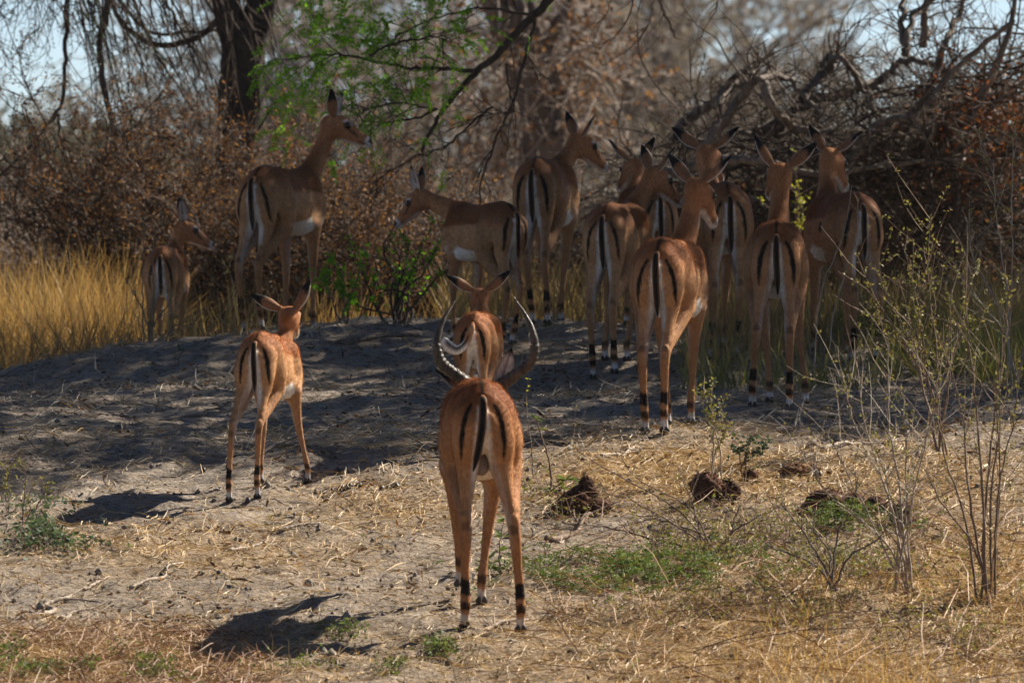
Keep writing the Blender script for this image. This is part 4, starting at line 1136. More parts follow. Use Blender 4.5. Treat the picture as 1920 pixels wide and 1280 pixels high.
# feathery green leaves on sprays
def feather(rng, P, D, ln, pairs, leaf, mb, O):
    """pinnate leaf sprays: a thin midrib with leaflet pairs"""
    n = len(P); D = nrm(D); s = nrm(np.cross(D, rng.normal(size=D.shape) * .5 + np.array([0, 0, 1.0])))
    t = np.linspace(.12, 1, pairs)
    for sg in (-1, 1):
        q = P[:, None] + D[:, None] * (t * ln)[None, :, None] + np.array([0, 0, -1.0]) * (t ** 2 * ln * .2)[None, :, None]
        dl = s[:, None] * sg + D[:, None] * .35 + rng.normal(size=(n, pairs, 3)) * .15
        leaf_batch(mb, rng, q.reshape(-1, 3) - O, dl.reshape(-1, 3), leaf, leaf * .42)
m = MB()
for i, cnt in ((1, 90), (2, 46), (7, 46), (8, 60), (0, 10), (4, 30), (5, 24)):
    lv = gl[i]
    P, D = tips(rng, lv[1][0], cnt)
    feather(rng, P, D + np.array([0, 0, -.3]), .09, 9, .024, m, O)
for cx, cy, sx_, sy_, cnt in ((560, 155, 40, 45, 34), (650, 90, 60, 60, 80), (540, 200, 15, 40, 14), (535, 258, 18, 8, 8), (760, 20, 60, 25, 26), (710, 45, 70, 40, 40), (640, 40, 50, 40, 34), (690, 60, 45, 30, 24), (780, 180, 50, 25, 14), (800, 260, 10, 6, 4)):
    P = np.array([C5(cx + rng.normal() * sx_, cy + rng.normal() * sy_, Dg + rng.normal() * .2) for _ in range(cnt)])
    feather(rng, P, rng.normal(size=P.shape) * np.array([1, .5, .4]) + np.array([-.6, 0, -.2]), .09, 9, .024, m, O)
m.build('green_leaves', MT['green'], sh, smooth=False, kind='stuff')

# ------------------------------------------------------------------ grass behind the mound
def grass(name, label, n, region, hgt, seed, mat, wd=.006, bend=.25, lean=(0, 0), dens=None, cat='grass'):
    rng = np.random.default_rng(seed)
    (p0, p1), (d0, d1) = region
    d = np.sqrt(rng.uniform(d0 * d0, d1 * d1, n)); px = rng.uniform(p0, p1, n)
    x = (px - CX) * d / FPX
    if dens is not None:
        k = rng.random(n) < dens(px, d, x); x, d, px = x[k], d[k], px[k]; n = len(x)
    P = np.stack([x, d, G(x, d) - .01], 1)
    D = np.stack([rng.normal(size=n) * bend + lean[0], rng.normal(size=n) * bend + lean[1], np.ones(n)], 1)
    h = hgt * rng.uniform(.35, 1.1, n)
    Q = grow(rng, P, D, h, 5, .10, .02 + .10 * bend)
    W = np.interp(np.linspace(0, 1, 5), [0, .4, 1], [1, .8, .15])[None] * wd * rng.uniform(.6, 1.4, n)[:, None]
    a = rng.uniform(0, 6.283, n)
    m = MB(); ribbon_batch(m, Q, W, np.stack([np.cos(a), np.sin(a), 0 * a], 1))
    return m.build(name, mat, smooth=False, kind='stuff', label=label, cat=cat)
clump = lambda s: (lambda px, d, x: np.clip((fbm(x * 2.1 + s, d * 1.4 + s, 3) - .38) * 3.6, 0, 1))
grass('golden_grass', 'tall golden sunlit grass behind the mound at the left', 19000, ((-200, 250), (50.0, 58)), .70, 81, MT['gold'], .0048, .50, (.12, 0), clump(3))
grass('golden_grass', 'short golden grass along the foot of the dry bushes behind the tall female', 1500, ((260, 860), (50.2, 53.8)), .40, 82, MT['gold'], .006, .25, (.05, 0), clump(9))
grass('mixed_grass', 'greyish weedy stalks among the golden grass at the left', 5200, ((-200, 320), (49.0, 55)), .55, 90, MT['drygrass'], .006, .4, (0, 0), clump(71))
grass('dry_grass', 'dull straw grass and weeds at the feet of the rear herd', 6500, ((840, 1500), (48.8, 53)), .50, 83, MT['drygrass'], .006, .25, (0, 0), clump(14))
grass('dry_grass', 'greenish dry grass behind the rightmost females', 11000, ((1280, 2050), (45.0, 53)), .42, 84, MT['drygrass'], .005, .25, (0, 0), clump(21))
grass('green_weeds', 'low green weeds mixed in the grass at the right', 7000, ((1280, 2050), (44.2, 51)), .32, 85, MT['sprig'], .010, .4, (0, 0), clump(27), 'weeds')
grass('mound_grass', 'sparse weedy grass along the left edge of the mound', 1800, ((-100, 520), (47.4, 50.5)), .34, 86, MT['drygrass'], .005, .3, (0, 0), clump(33))
grass('mound_grass', 'thin dry grass tufts on the shaded soil between the herd', 900, ((600, 1900), (43.5, 48)), .12, 87, MT['drygrass'], .004, .5, (0, 0), clump(41))

# ------------------------------------------------------------------ litter on the ground
def litter(name, label, n, seed, mat, ln, wd, region, dens, lift=.010, tilt=.12, cat='straw'):
    rng = np.random.default_rng(seed)
    (p0, p1), (d0, d1) = region
    d = rng.uniform(d0, d1, n); px = rng.uniform(p0, p1, n); x = (px - CX) * d / FPX
    k = rng.random(n) < dens(x, d); x, d = x[k], d[k]; n = len(x)
    a = rng.uniform(0, 6.283, n); L = ln * np.exp(rng.normal(size=n) * .5)
    D = np.stack([np.cos(a), np.sin(a), rng.normal(size=n) * tilt], 1)
    P = np.stack([x, d, np.zeros(n)], 1)
    Q = grow(rng, P, D, L, 3, .20, 0.0)
    gz = G(Q[..., 0], Q[..., 1])
    Q[..., 2] = gz + np.abs(Q[..., 2]) + rng.uniform(.002, lift, n)[:, None]
    W = np.array([[.75, 1, .45]]) * wd * rng.uniform(.5, 1.5, n)[:, None]
    sd = nrm(np.stack([-np.sin(a) * .7, np.cos(a) * .7, np.full(n, .5) + rng.normal(size=n) * .4], 1))
    m = MB(); ribbon_batch(m, Q, W, sd)
    return m.build(name, mat, smooth=False, kind='stuff', label=label, cat=cat)
litter('straw_litter', 'loose bright straw scattered over the sunlit foreground soil', 100000, 91, MT['straw'], .042, .0030, ((-150, 2070), (33.8, 41.5)), lambda x, y: np.clip(strawiness(x, y) * 1.25 + .02, 0, 1), .014, .12)
litter('straw_litter', 'grey dry stalks strewn over the shaded slope', 20000, 92, MT['palestraw'], .085, .0038, ((-150, 2070), (39.0, 48.8)), lambda x, y: np.clip((fbm(x * 2 + 5, y * 1.4, 3) - .36) * 3.0, .02, 1), .018, .16)
litter('straw_litter', 'fine grey chaff over the bare dusty soil', 16000, 93, MT['palestraw'], .024, .0034, ((-150, 2070), (33.8, 44)), lambda x, y: 0.55 + 0 * x, .006, .1)
litter('leaf_litter', 'crumbled brown leaf litter on the soil', 14000, 94, MT['dryleaf'], .020, .011, ((-150, 2070), (33.8, 48.5)), lambda x, y: np.clip((fbm(x * 1.6 + 9, y * 1.1, 3) - .35) * 2.5, .03, 1), .008, .2, 'leaf litter')
litter('stalk_litter', 'long reddish dry stalks matted at the bottom left', 4200, 95, MT['redstraw'], .085, .0030, ((-100, 520), (33.9, 35.9)), lambda x, y: np.clip((fbm(x * 2.2 + 3, y * 2 + 8, 3) - .3) * 3, 0, 1), .035, .16)
# clods of soil
rng = np.random.default_rng(97)
n = 2600
d = rng.uniform(33.8, 47, n); x = (rng.uniform(-100, 2020, n) - CX) * d / FPX
u = rng.uniform(.004, .013, n) * np.where(rng.random(n) < .06, 2.0, 1)
ico = nrm(np.array([(0, 0, 1), (1, 0, .1), (.3, .95, 0), (-.8, .6, .1), (-.8, -.6, 0), (.3, -.95, .1), (0, 0, -1)], float))
V = np.stack([x, d, G(x, d) + u * .3], 1)[:, None] + ico[None] * u[:, None, None] * rng.uniform(.6, 1.3, (n, 7, 1))
f7 = np.array([(0, i, i % 5 + 1, -1) for i in range(1, 6)] + [(6, i % 5 + 1, i, -1) for i in range(1, 6)])
F7 = np.where(f7[None] < 0, -1, f7[None] + (np.arange(n) * 7)[:, None, None]).reshape(-1, 4)
m = MB(); m.add(V.reshape(-1, 3), F7, np.zeros((n * 7, 3))); m.build('soil_clods', MT['soil'], smooth=False, kind='stuff', label='small clods and crumbs of soil on the ground', cat='soil')

# fallen sticks one can pick out
rng = np.random.default_rng(99)
STICKS = [((425, 880), (660, 830), .010, 'dead', 'long grey stick on the shaded slope, leading towards the sunlit young impala'),
          ((80, 1158), (135, 1112), .011, 'stem', 'short thick pale stick slanting up on the soil at lower left'),
          ((110, 1165), (180, 1132), .009, 'stem', 'curved pale stick just right of the short thick one at lower left'),
          ((155, 1100), (205, 1075), .006, 'stem', 'thin pale stick above the thick pale stick at lower left'),
          ((245, 1100), (345, 1060), .007, 'stem', 'thin straight pale stick in the sun left of the ram'),
          ((600, 648), (790, 640), .018, 'dead', 'knobbly grey root lying on the mound top below the small shrub'),
          ((430, 1040), (490, 1020), .007, 'stem', 'bent pale stick on the sunlit soil left of the ram legs'),
          ((525, 1000), (600, 990), .008, 'stem', 'straw-coloured stick in the sunlit strip below the splayed young impala'),
          ((1130, 862), (1188, 845), .010, 'stem', 'short pale split stick on the shade edge right of the ram'),
          ((1025, 1018), (1130, 975), .012, 'redstem', 'dark brown stick slanting below the nearest dung heap'),
          ((300, 780), (420, 765), .008, 'dead', 'thin grey stick across the mound at left'),
          ((880, 1182), (990, 1160), .008, 'stem', 'pale stick lying by the hind hoof of the ram'),
          ((1540, 850), (1690, 828), .009, 'stem', 'long pale stick behind the dung heaps at right'),
          ((760, 1240), (830, 1200), .006, 'redstem', 'thin brown twig near the bottom edge left of centre')]
for i, (a, b, r, mt, lab) in enumerate(STICKS):
    A_, B_ = foot(*a), foot(*b)
    pts = np.array([A_ * (1 - t) + B_ * t + np.append(rng.normal(size=2) * .03 * np.linalg.norm(B_ - A_), 0) * (0 < t < 1) for t in np.linspace(0, 1, 5)])
    pts[:, 2] = [float(G(p[0], p[1])) + r * .8 + abs(rng.normal()) * .006 for p in pts]
    P, R = limb(pts, r, r * .55, rng, 5, .0015)
    R = R * (1 + .15 * rng.normal(size=R.shape))
    root = empty('fallen_stick', tuple(A_), label=lab, cat='stick', group='sticks on the ground')
    m = MB(); tube_batch(m, P - A_, R, 7, cap=True); m.build('shaft', MT[mt], root)
    k, kd, kr, _ = kids(rng, P, R, 2, .3, .9, (.5, .9)); kd[:, 2] = np.abs(kd[:, 2]) * .3
    K = grow(rng, k, kd, np.linalg.norm(B_ - A_) * .25, 5, .12, 0)
    m = MB(); tube_batch(m, K - A_, taper(2, 5, r * .5, r * .25), 5); m.build('side_twig', MT[mt], root)

# ------------------------------------------------------------------ dung
def lump(rng, c, rad, amp, nu=22, nv=15):
    v, f = ball((0, 0, 0), 1.0, nu, nv)
    th = np.arctan2(v[:, 1], v[:, 0]); ph = v[:, 2]
    o = rng.uniform(0, 30, 2)
    ns = (fbm(np.cos(th) * 2.2 + o[0] + ph * 2, np.sin(th) * 2.2 + o[1] + ph * 1.3, 4) - .5) * 2
    ns[:nu] = ns[:nu].mean(); ns[-nu:] = ns[-nu:].mean()
    return v * (1 + amp * ns)[:, None] * np.array(rad) + np.array(c), f
def dung(px, py, lumps, label, mat, seed, fib=260):
    rng = np.random.default_rng(seed)
    b = foot(px, py)
    root = empty('dung_heap', tuple(b), label=label, cat='dung', group='elephant dung on the ground')
    pts = []
    for (dx, dy, dz, r1, r2, r3) in lumps:
        v, f = lump(rng, (dx, dy, dz), (r1, r2, r3), .45)
        m = MB(); m.add(v, f); m.build('clump', MT[mat], root)
        k = rng.integers(0, len(v), fib // len(lumps)); pts.append((v[k], nrm(v[k] - np.array((dx, dy, dz)))))
    P = np.concatenate([p for p, _ in pts]); D = np.concatenate([q for _, q in pts])
    Q = grow(rng, P, D + rng.normal(size=D.shape) * 1.2, rng.uniform(.006, .022, len(P)), 4, .2, .1)
    m = MB(); tube_batch(m, Q, taper(len(P), 4, .0022, .001), 3); m.build('fibres', MT['drydung' if mat == 'drydung' else 'dung'], root, kind='stuff')
    m = MB()
    for k in range(26):
        a_ = rng.uniform(0, 6.28); q_ = rng.uniform(.05, .20); sz = rng.uniform(.004, .013)
        cx_, cy_ = q_ * math.cos(a_), q_ * math.sin(a_)
        m.add(*lump(rng, (cx_, cy_, float(G(b[0] + cx_, b[1] + cy_)) - b[2] + sz * .3), (sz * 1.3, sz, sz * .7), .5, 7, 5))
    m.build('crumbs', MT[mat], root, kind='stuff')
dung(1092, 968, [(-.03, 0, .045, .085, .075, .055), (.06, .01, .03, .055, .06, .045), (.01, .02, .085, .055, .05, .04), (.015, .02, .125, .028, .026, .03)], 'peaked dark reddish dung heap nearest the ram', 'dung', 201)
dung(1340, 950, [(-.03, 0, .05, .07, .07, .062), (.055, .01, .04, .055, .055, .052)], 'round dark dung heap behind the crossed bare twigs', 'dung', 202, 420)
dung(1405, 903, [(0, 0, .030, .038, .036, .036)], 'small single dark dung ball behind the others', 'dung', 203, 90)
dung(1496, 890, [(0, 0, .018, .07, .06, .03), (.06, .02, .02, .035, .04, .03)], 'flat crumbled light brown dung heap farthest back', 'drydung', 204, 260)
dung(1562, 962, [(-.02, 0, .04, .085, .07, .055), (.08, .0, .03, .06, .06, .045), (.17, .02, .025, .05, .05, .04)], 'broad broken dung heap behind the feathery green weed', 'dung', 205, 500)
dung(1690, 985, [(0, 0, .035, .05, .05, .045)], 'dark dung ball behind the tall bare stems at right', 'dung', 206, 160)
litter('twig_litter', 'thin dry twigs lying among the weeds right of the ram', 900, 96, MT['redstraw'], .20, .0040, ((1000, 1960), (34.2, 38.6)), lambda x, y: .9 + 0 * x, .09, .22, 'twigs')
# dark pellets
rng = np.random.default_rng(210)
pv, pf = lump(rng, (0, 0, 0), (.011, .010, .008), .3, 10, 7)
m = MB(); m.add(pv, pf); p0 = m.build('dung_pellet', MT['pellet'], label='small dark pellet in the row between the young impala and the ram', cat='dung pellet', group='dark pellets on the ground')
spots = [(592, 918), (606, 921), (622, 917), (640, 918), (655, 916), (664, 909), (672, 918), (680, 916), (692, 919), (700, 916), (728, 916), (737, 913), (744, 916), (650, 921), (668, 915), (716, 919)]
first = True
for (a, b) in spots:
    o = p0 if first else p0.copy()
    if not first: col.objects.link(o)
    first = False
    q = foot(a, b); s = rng.uniform(.8, 1.5)
    o.location = (q[0], q[1], q[2] + .006 * s); o.scale = (s, s, s); o.rotation_euler = (rng.uniform(0, 3), rng.uniform(0, 3), rng.uniform(0, 3))
for (a, b, lab) in ((381, 882, 'single dark pellet on the shaded dust left of the young impala'), (465, 936, 'dark pellet between the hind hooves of the sunlit young impala'), (633, 889, 'lone dark pellet on shaded soil just above the pellet row')):
    o = p0.copy(); col.objects.link(o); q = foot(a, b); o.location = (q[0], q[1], q[2] + .008); o.scale = (1.5, 1.5, 1.4); o['label'] = lab

# ------------------------------------------------------------------ shrubs and herbs in front
def stems_shrub(name, label, base, tops, seed, lmat, tmat, r0=.006, leaves=120, ln=.022, wd=.012, twigs=5, tl=.22, group=None, cat='shrub', wig=.012):
    """each stem is led from the base to a photo-measured height and spread; fine twigs and small leaves along it"""
    rng = np.random.default_rng(seed)
    root = empty(name, tuple(base), label=label, cat=cat, group=group)
    O = np.array(base); SP = []
    for (dx, dy, hz) in tops:
        b = np.array([rng.normal() * .02, rng.normal() * .02, -.01]); t = np.array([dx, dy, hz])
        mids = [b, b * .6 + t * .4 + np.array([-dx * .12, 0, .03 * hz]) + rng.normal(size=3) * wig, b * .25 + t * .75 + rng.normal(size=3) * wig, t]
        P, R = limb(mids, r0 * rng.uniform(.8, 1.15), r0 * .3, rng, 6, .0025)
        m = MB(); tube_batch(m, P, R, 6); m.build('stem', tmat, root)
        SP.append((P, R))
    P = np.concatenate([s[0] for s in SP]); R = np.concatenate([s[1] for s in SP])
    lv = twig_cloud(rng, P, R, [(twigs, tl, 6, .12, -.03, r0 * .38, .25)])
    m = MB(); tube_batch(m, lv[0][0], lv[0][1], 3); m.build('twigs', tmat, root, kind='stuff')
    if leaves:
        p1, d1 = tips(rng, lv[0][0], int(leaves * .65)); p2, d2 = tips(rng, P[:, len(P[0]) // 3:], leaves - len(p1))
        P_ = np.concatenate([p1, p2]); D_ = np.concatenate([d1, d2])
        k = rng.permutation(len(P_))
        rep = np.repeat(k[: len(k) // 3], 3)                      # leaves sit in little tufts
        P_, D_ = P_[rep] + rng.normal(size=(len(rep), 3)) * .006, D_[rep]
        m = MB(); leaf_batch(m, rng, P_, D_ * .4 + rng.normal(size=D_.shape), ln * rng.uniform(.6, 1.3, len(P_)), wd); m.build('leaves', lmat, root, smooth=False, kind='stuff')
    return root
stems_shrub('stem_shrub', 'tall pale-stemmed shrub with few leaves in front of the rightmost dung', foot(1700, 1120), [(-.18, .3, .88), (-.06, .2, .95), (-.02, .1, .80), (-.30, .2, .62), (.10, .2, .72), (-.12, -.1, .55), (.03, .0, .45), (-.24, .2, .84), (-.38, .1, .5), (.14, .1, .92)], 301, MT['sprig'], MT['stem'], .0052, 560, .016, .009, 12, .28)
stems_shrub('stem_shrub', 'tall forked brown-stemmed shrub close to the right picture edge', foot(1855, 1140), [(-.16, .1, .95), (-.10, .1, 1.25), (.06, .1, 1.10), (.12, .05, .9), (-.24, 0, .5), (.02, .0, .85), (-.2, .2, .75), (.09, .2, 1.2)], 302, MT['sprig'], MT['redstem'], .0052, 480, .016, .009, 10, .30)
stems_shrub('stem_shrub', 'leafy many-stemmed shrub behind the bare stems, right of the rightmost female', foot(1765, 850), [(-.14, .1, .82), (-.04, .2, 1.0), (-.28, .1, .80), (.05, .1, .70), (.16, .2, .80), (-.36, .0, .85), (-.10, 0, .55)], 303, MT['sprig'], MT['redstem'], .0050, 1000, .017, .010, 13, .28)
stems_shrub('stem_shrub', 'thin pale-stemmed shrub standing at the right edge below the fallen branches', foot(1905, 735), [(-.10, .1, 1.05), (0, .1, 1.2), (.10, .1, .9), (-.22, .0, .8), (-.3, .1, .6)], 304, MT['sprig'], MT['stem'], .0050, 560, .017, .009, 11, .30)
stems_shrub('stem_shrub', 'upright slender shrub with pale leaves above the round dung heap', foot(1338, 915), [(-.04, .0, .40), (-.01, .02, .36), (.03, .05, .30)], 305, MT['sprig'], MT['stem'], .0042, 260, .018, .012, 6, .10)
stems_shrub('stem_shrub', 'low leafy shrub between the small dung ball and the shade edge', foot(1400, 880), [(-.06, .0, .12), (.02, .0, .14), (.08, .02, .12)], 306, MT['bluegreen'], MT['redstem'], .004, 160, .022, .014, 6, .08)
stems_shrub('bare_shrub', 'low shrub of crossed bare twigs fanning left over the dung', foot(1345, 1040), [(-.62, .1, .46), (-.50, .0, .26), (-.40, .2, .40), (-.28, .0, .20), (-.14, .1, .30), (.12, .1, .22), (.25, .0, .18), (-.55, -.1, .12)], 307, MT['sprig'], MT['redstem'], .0042, 160, .014, .008, 8, .18)
stems_shrub('bare_shrub', 'bare twiggy shrub low in front of the tall pale-stemmed one', foot(1560, 1120), [(-.22, .1, .36), (-.30, .0, .22), (.10, .1, .42), (.22, .0, .26), (-.06, .1, .3)], 308, MT['sprig'], MT['dead'], .0048, 200, .015, .009, 8, .18)
stems_shrub('dark_shrub', 'small dark-stemmed shrub with sparse green leaves on the mound crest', foot(745, 606), [(-.20, .0, .34), (-.05, .1, .46), (.06, .0, .42), (.18, .0, .36), (-.12, .0, .26), (.10, .1, .26), (-.28, .0, .18), (.26, .0, .30), (.0, .0, .3), (-.02, .1, .5), (.16, .1, .48)], 309, MT['green'], MT['twig'], .0085, 420, .030, .016, 5, .16, wig=.03)
stems_shrub('dark_shrub', 'thin dark leafless sapling between the tall female and the mound grass', foot(436, 616), [(-.02, .0, .50), (.015, .0, .42)], 310, MT['bluegreen'], MT['twig'], .006, 40, .014, .009, 7, .12)
stems_shrub('dark_shrub', 'thin bent twig shrub in front of the young impala on the far left', foot(283, 650), [(.02, .0, .56), (-.14, .0, .34), (-.03, .0, .64), (.10, .0, .24), (.25, .0, .16)], 311, MT['bluegreen'], MT['redstem'], .005, 60, .014, .009, 6, .16)
stems_shrub('dark_shrub', 'low leaning twigs at the foot of the small crest shrub', foot(640, 612), [(-.02, .0, .32), (-.10, .0, .24), (.12, .0, .38), (.05, .0, .16)], 312, MT['green'], MT['dead'], .005, 330, .030, .016, 5, .12)
stems_shrub('sprig_plant', 'thin stalk with yellow flowers at the left picture edge', foot(14, 965), [(.0, .0, .20), (.02, .0, .17)], 313, MT['sprig'], MT['redstem'], .003, 60, .016, .010, 5, .05, cat='plant')
stems_shrub('sprig_plant', 'reddish upright stalks just above the low green herb at left', foot(48, 985), [(.0, .0, .24), (.03, .0, .16), (.09, .0, .17)], 314, MT['sprig'], MT['redstem'], .0035, 70, .016, .010, 5, .06, cat='plant')
stems_shrub('yellow_sapling', 'yellow-green leafy sapling in front of the dead branches, above the herd', gp(1490, 53), [(.0, .0, 1.18), (.05, .0, .9), (-.05, .0, .85), (.02, .0, 1.05)], 315, MT['yellowleaf'], MT['redstem'], .006, 200, .028, .014, 7, .16)
stems_shrub('twig_plant', 'two thin pale twigs rising in front of the rightmost female neck', gp(1545, 45.0), [(.13, .0, .92), (.16, .0, .86)], 316, MT['sprig'], MT['stem'], .004, 0, .03, .01, 3, .1)

# leafy sapling beside the ram, every leaf its own piece
lm = MB()
lv_ = np.array([(0, 0, 0), (.30, .5, .02), (.24, 1.15, .0), (0, 1.55, -.12), (-.24, 1.15, .0), (-.30, .5, .02), (0, .55, -.06), (0, 1.1, -.08)]) * .5
lf_ = np.array([(0, 1, 6, -1), (1, 2, 7, 6), (2, 3, 7, -1), (0, 6, 5, -1), (6, 7, 4, 5), (7, 3, 4, -1)])
lm.add(lv_, lf_)
leafproto = lm.build('leaf', MT['herb'])
LEAFDATA = leafproto.data
bpy.data.objects.remove(leafproto)
def leafy(name, label, base, stems, seed, mat, size, cat='plant'):
    """stems: list of (polyline offsets, radius, leaf spots [(t, count)])"""
    rng = np.random.default_rng(seed)
    root = empty(name, tuple(base), label=label, cat=cat)
    data = LEAFDATA.copy(); data.materials.clear(); data.materials.append(mat)
    for pts, r, spots in stems:
        P, R = limb(np.array(pts, float), r, r * .4, rng, 8, .0015)
        m = MB(); tube_batch(m, P, R, 7); m.build('stem', MT['redstem'], root)
        for t, cnt in spots:
            p = P[0][int(t * (len(P[0]) - 1))]
            for k in range(cnt):
                o = bpy.data.objects.new('leaf', data); col.objects.link(o); o.parent = root
                o.location = p
                s = size * rng.uniform(.7, 1.2); o.scale = (s, s, s)
                o.rotation_euler = (rng.uniform(-.5, .9), rng.normal() * .4, rng.uniform(0, 6.28))
    return root
leafy('leafy_sapling', 'crooked brown sapling with a rosette of green leaves right of the ram', foot(1028, 922),
      [([(0, 0, 0), (.012, 0, .06), (.0, 0, .15), (-.028, 0, .24), (-.05, 0, .31)], .006, [(1, 6), (.85, 2)]), ([(0, 0, 0), (.03, 0, .03), (.07, 0, .06)], .004, [(1, 6), (.6, 5), (.3, 5)]), ([(0, 0, 0), (.05, .02, .02), (.13, .02, .05)], .003, [(1, 4), (.6, 4), (.3, 3)])], 401, MT['herb'], .050)
leafy('yellow_flower_stalk', 'small stalk with yellow flower beside the right ear of the ram', foot(1000, 905),
      [([(0, 0, 0), (-.01, 0, .15), (-.03, 0, .32), (-.02, 0, .42)], .003, [(1, 3), (.9, 4), (.8, 4), (.7, 3)])], 402, MT['yellowleaf'], .022)
leafy('broadleaf_weed', 'broad-leaved green weed between the hind legs of the ram', foot(940, 1070),
      [([(0, 0, 0), (-.01, 0, .08), (.01, 0, .22)], .004, [(1, 5), (.8, 4), (.6, 4), (.4, 4), (.2, 4)]), ([(0, 0, 0), (.05, 0, .06), (.09, 0, .10)], .003, [(1, 4), (.6, 4)]), ([(0, 0, 0), (-.05, 0, .05), (-.08, 0, .12)], .003, [(1, 4), (.6, 3)])], 403, MT['herb'], .058)
leafy('broadleaf_weed', 'pair of bright green leaves on bare soil left of the ram', foot(240, 1040), [([(0, 0, 0), (0, 0, .03)], .002, [(1, 4), (.5, 2)])], 404, MT['herb'], .034)
leafy('broadleaf_weed', 'small dull green weed on the mound slope below the far-left young impala', foot(335, 680), [([(0, 0, 0), (0, 0, .08)], .003, [(1, 5), (.7, 4), (.4, 4)])], 405, MT['bluegreen'], .05)
leafy('broadleaf_weed', 'small green plant low in the straw right of the ram hooves', foot(1355, 1180), [([(0, 0, 0), (0, 0, .05)], .002, [(1, 5), (.5, 4)])], 406, MT['herb'], .032)
leafy('broadleaf_weed', 'green weed with drooping leaves in the ground cover right of the ram', foot(1425, 1095), [([(0, 0, 0), (.02, 0, .10)], .003, [(1, 5), (.6, 5), (.3, 3)])], 407, MT['herb'], .046)

# herbs one could not count leaf by leaf
def herb(name, label, spots, seed, mat, n, ln, wd, hgt, feathery=False, cat='herb'):
    rng = np.random.default_rng(seed)
    m = MB()
    tw = []
    for (px, py, sx, sy, wgt) in spots:
        k = int(n * wgt); b = foot(px, py)
        x = b[0] + rng.normal(size=k) * sx; y = b[1] + rng.normal(size=k) * sy
        kk = fbm(x * 7 + seed, y * 5, 2) > .50; x, y = x[kk], y[kk]; k = len(x)
        h = hgt * rng.random(k)
        P = np.stack([x, y, G(x, y) + h], 1)
        D = rng.normal(size=(k, 3)) * np.array([1, 1, .35]) + np.array([0, 0, .3])
        if feathery: feather(rng, P, D, ln, 8, wd, m, np.zeros(3))
        else: leaf_batch(m, rng, P, D, ln * rng.uniform(.5, 1.3, k), wd)
        j = rng.permutation(k)[: k // 5]
        tw.append(grow(rng, np.stack([x[j], y[j], G(x[j], y[j])], 1), rng.normal(size=(len(j), 3)) * np.array([.5, .5, .1]) + np.array([0, 0, .7]), hgt * 1.2, 4, .15, .02))
    o = m.build(name, mat, smooth=False, kind='stuff', label=label, cat=cat)
    T = np.concatenate(tw); m = MB(); tube_batch(m, T, taper(len(T), 4, .002, .001), 3); m.build('stalks', MT['redstem'], o, kind='stuff')
herb('green_herb', 'low dull green herb at the left edge of the sunlit soil', [(60, 1000, .08, .25, .4), (120, 1020, .06, .2, .35), (90, 985, .06, .2, .25)], 501, MT['bluegreen'], 1600, .030, .014, .07)
herb('ground_cover', 'feathery green ground cover right of the ram hooves', [(1170, 1085, .20, .26, .5), (1060, 1075, .14, .2, .22), (1280, 1085, .20, .24, .35), (1420, 1070, .20, .3, .3)], 502, MT['herb'], 1150, .055, .013, .06, True)
herb('ground_cover', 'feathery bright green weed in front of the broad dung heap', [(1610, 1003, .10, .10, .6), (1540, 992, .08, .1, .3)], 503, MT['herb'], 420, .055, .013, .10, True)
herb('ground_cover', 'small-leaved green weeds along the bottom left edge', [(180, 1275, .25, .15, .6), (80, 1240, .15, .2, .3), (300, 1270, .12, .15, .25)], 504, MT['herb'], 3000, .016, .011, .05)
herb('ground_cover', 'mixed green and straw-coloured sprigs at the bottom right', [(1500, 1180, .3, .4, .4), (1750, 1200, .3, .4, .4), (1880, 1150, .15, .4, .3), (1300, 1160, .2, .3, .15)], 505, MT['sprig'], 2600, .019, .011, .10)
herb('ground_cover', 'small green tufts near the bottom edge left of centre', [(820, 1225, .05, .08, .3), (520, 1240, .08, .15, .35), (640, 1190, .05, .1, .15), (740, 1260, .05, .1, .15)], 506, MT['herb'], 1500, .018, .010, .05)
herb('ground_cover', 'mixed low weeds around the bare twigs right of the ram', [(1330, 1010, .25, .35, .4), (1480, 1060, .25, .35, .4), (1640, 1080, .25, .35, .4), (1010, 960, .1, .3, .2)], 507, MT['sprig'], 4200, .018, .010, .09)
rng = np.random.default_rng(520)
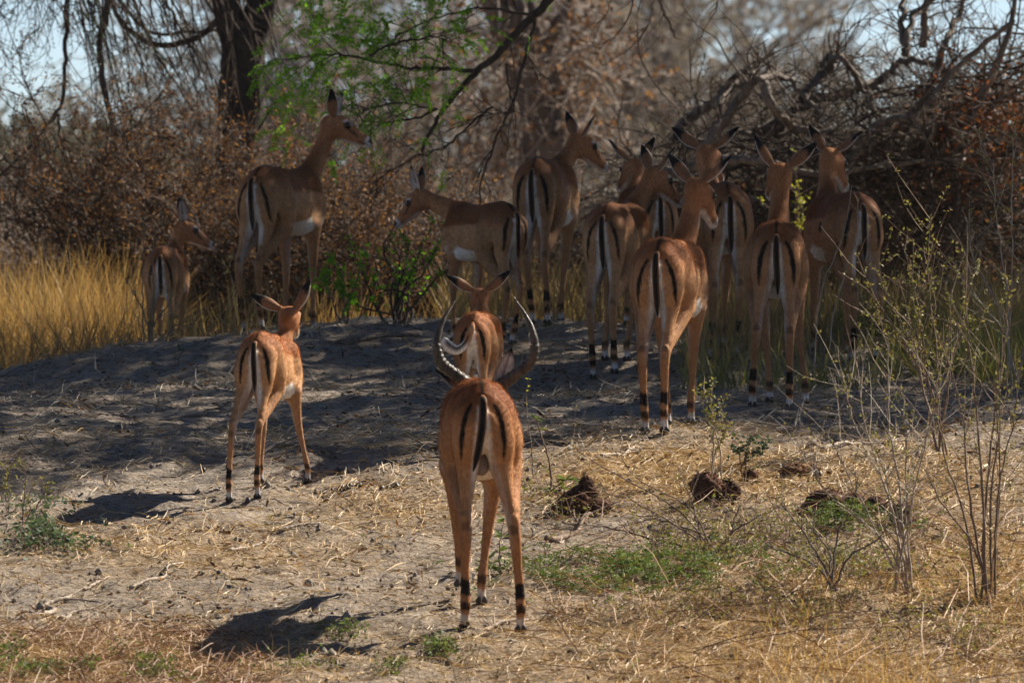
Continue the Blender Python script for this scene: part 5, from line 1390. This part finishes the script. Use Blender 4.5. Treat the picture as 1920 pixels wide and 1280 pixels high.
for i, (wx, wy, lab) in enumerate([(455, 1062, 'tiny green sprout left of the ram on bare sunlit soil'), (325, 1075, 'small grey-green tuft above the two pale sticks at lower left'), (430, 1100, 'tiny yellow-green tuft between the pale sticks and the ram'), (500, 985, 'small green sprout in the straw strip below the young impala'), (680, 1010, 'small green sprout in the straw strip left of the ram knees'), (630, 1255, 'green sprig on a stalk at the bottom edge left of centre'), (1075, 1200, 'tiny bright green sprout right of the ram hind hoof'), (1130, 1235, 'yellow-green tuft at the bottom right of the ram'), (1190, 1262, 'dark green tuft at the bottom edge right of centre')]):
    leafy('small_weed', lab, foot(wx, wy), [([(0, 0, 0), (rng.normal() * .01, 0, .025), (rng.normal() * .02, 0, .05)], .0016, [(1, 4), (.6, 4), (.2, 4)])], 530 + i, MT['herb'] if i % 3 else MT['sprig'], .020)
grass('straw_tufts', 'upright sunlit straw tufts at the bottom right', 3600, ((1380, 2000), (33.9, 36.8)), .17, 88, MT['gold'], .0030, .5, (0, 0), clump(51))
grass('straw_tufts', 'thin upright dry stalks across the bottom edge', 500, ((-60, 1400), (33.9, 36.2)), .15, 89, MT['drygrass'], .003, .4, (0, 0), clump(61))

# ------------------------------------------------------------------ dusty air
hz = bpy.data.meshes.new('haze')
lo, hi = (-260, -8, -2.2), (260, 300, 11.0)
vv = [(x, y, z) for x in (lo[0], hi[0]) for y in (lo[1], hi[1]) for z in (lo[2], hi[2])]
hz.from_pydata(vv, [], [(0, 1, 3, 2), (4, 6, 7, 5), (0, 4, 5, 1), (2, 3, 7, 6), (0, 2, 6, 4), (1, 5, 7, 3)])
m, nt, out = newmat('dusty_air')
pv = nt.nodes.new('ShaderNodeVolumePrincipled')
pv.inputs['Color'].default_value = (0.92, 0.90, 0.88, 1)
pv.inputs['Density'].default_value = 0.00010
pv.inputs['Anisotropy'].default_value = 0.0
nt.links.new(pv.outputs[0], out.inputs['Volume'])
hz.materials.append(m)
ho = bpy.data.objects.new('haze', hz); col.objects.link(ho); tag(ho, kind='stuff', label='pale dusty air over the bushland', cat='haze')
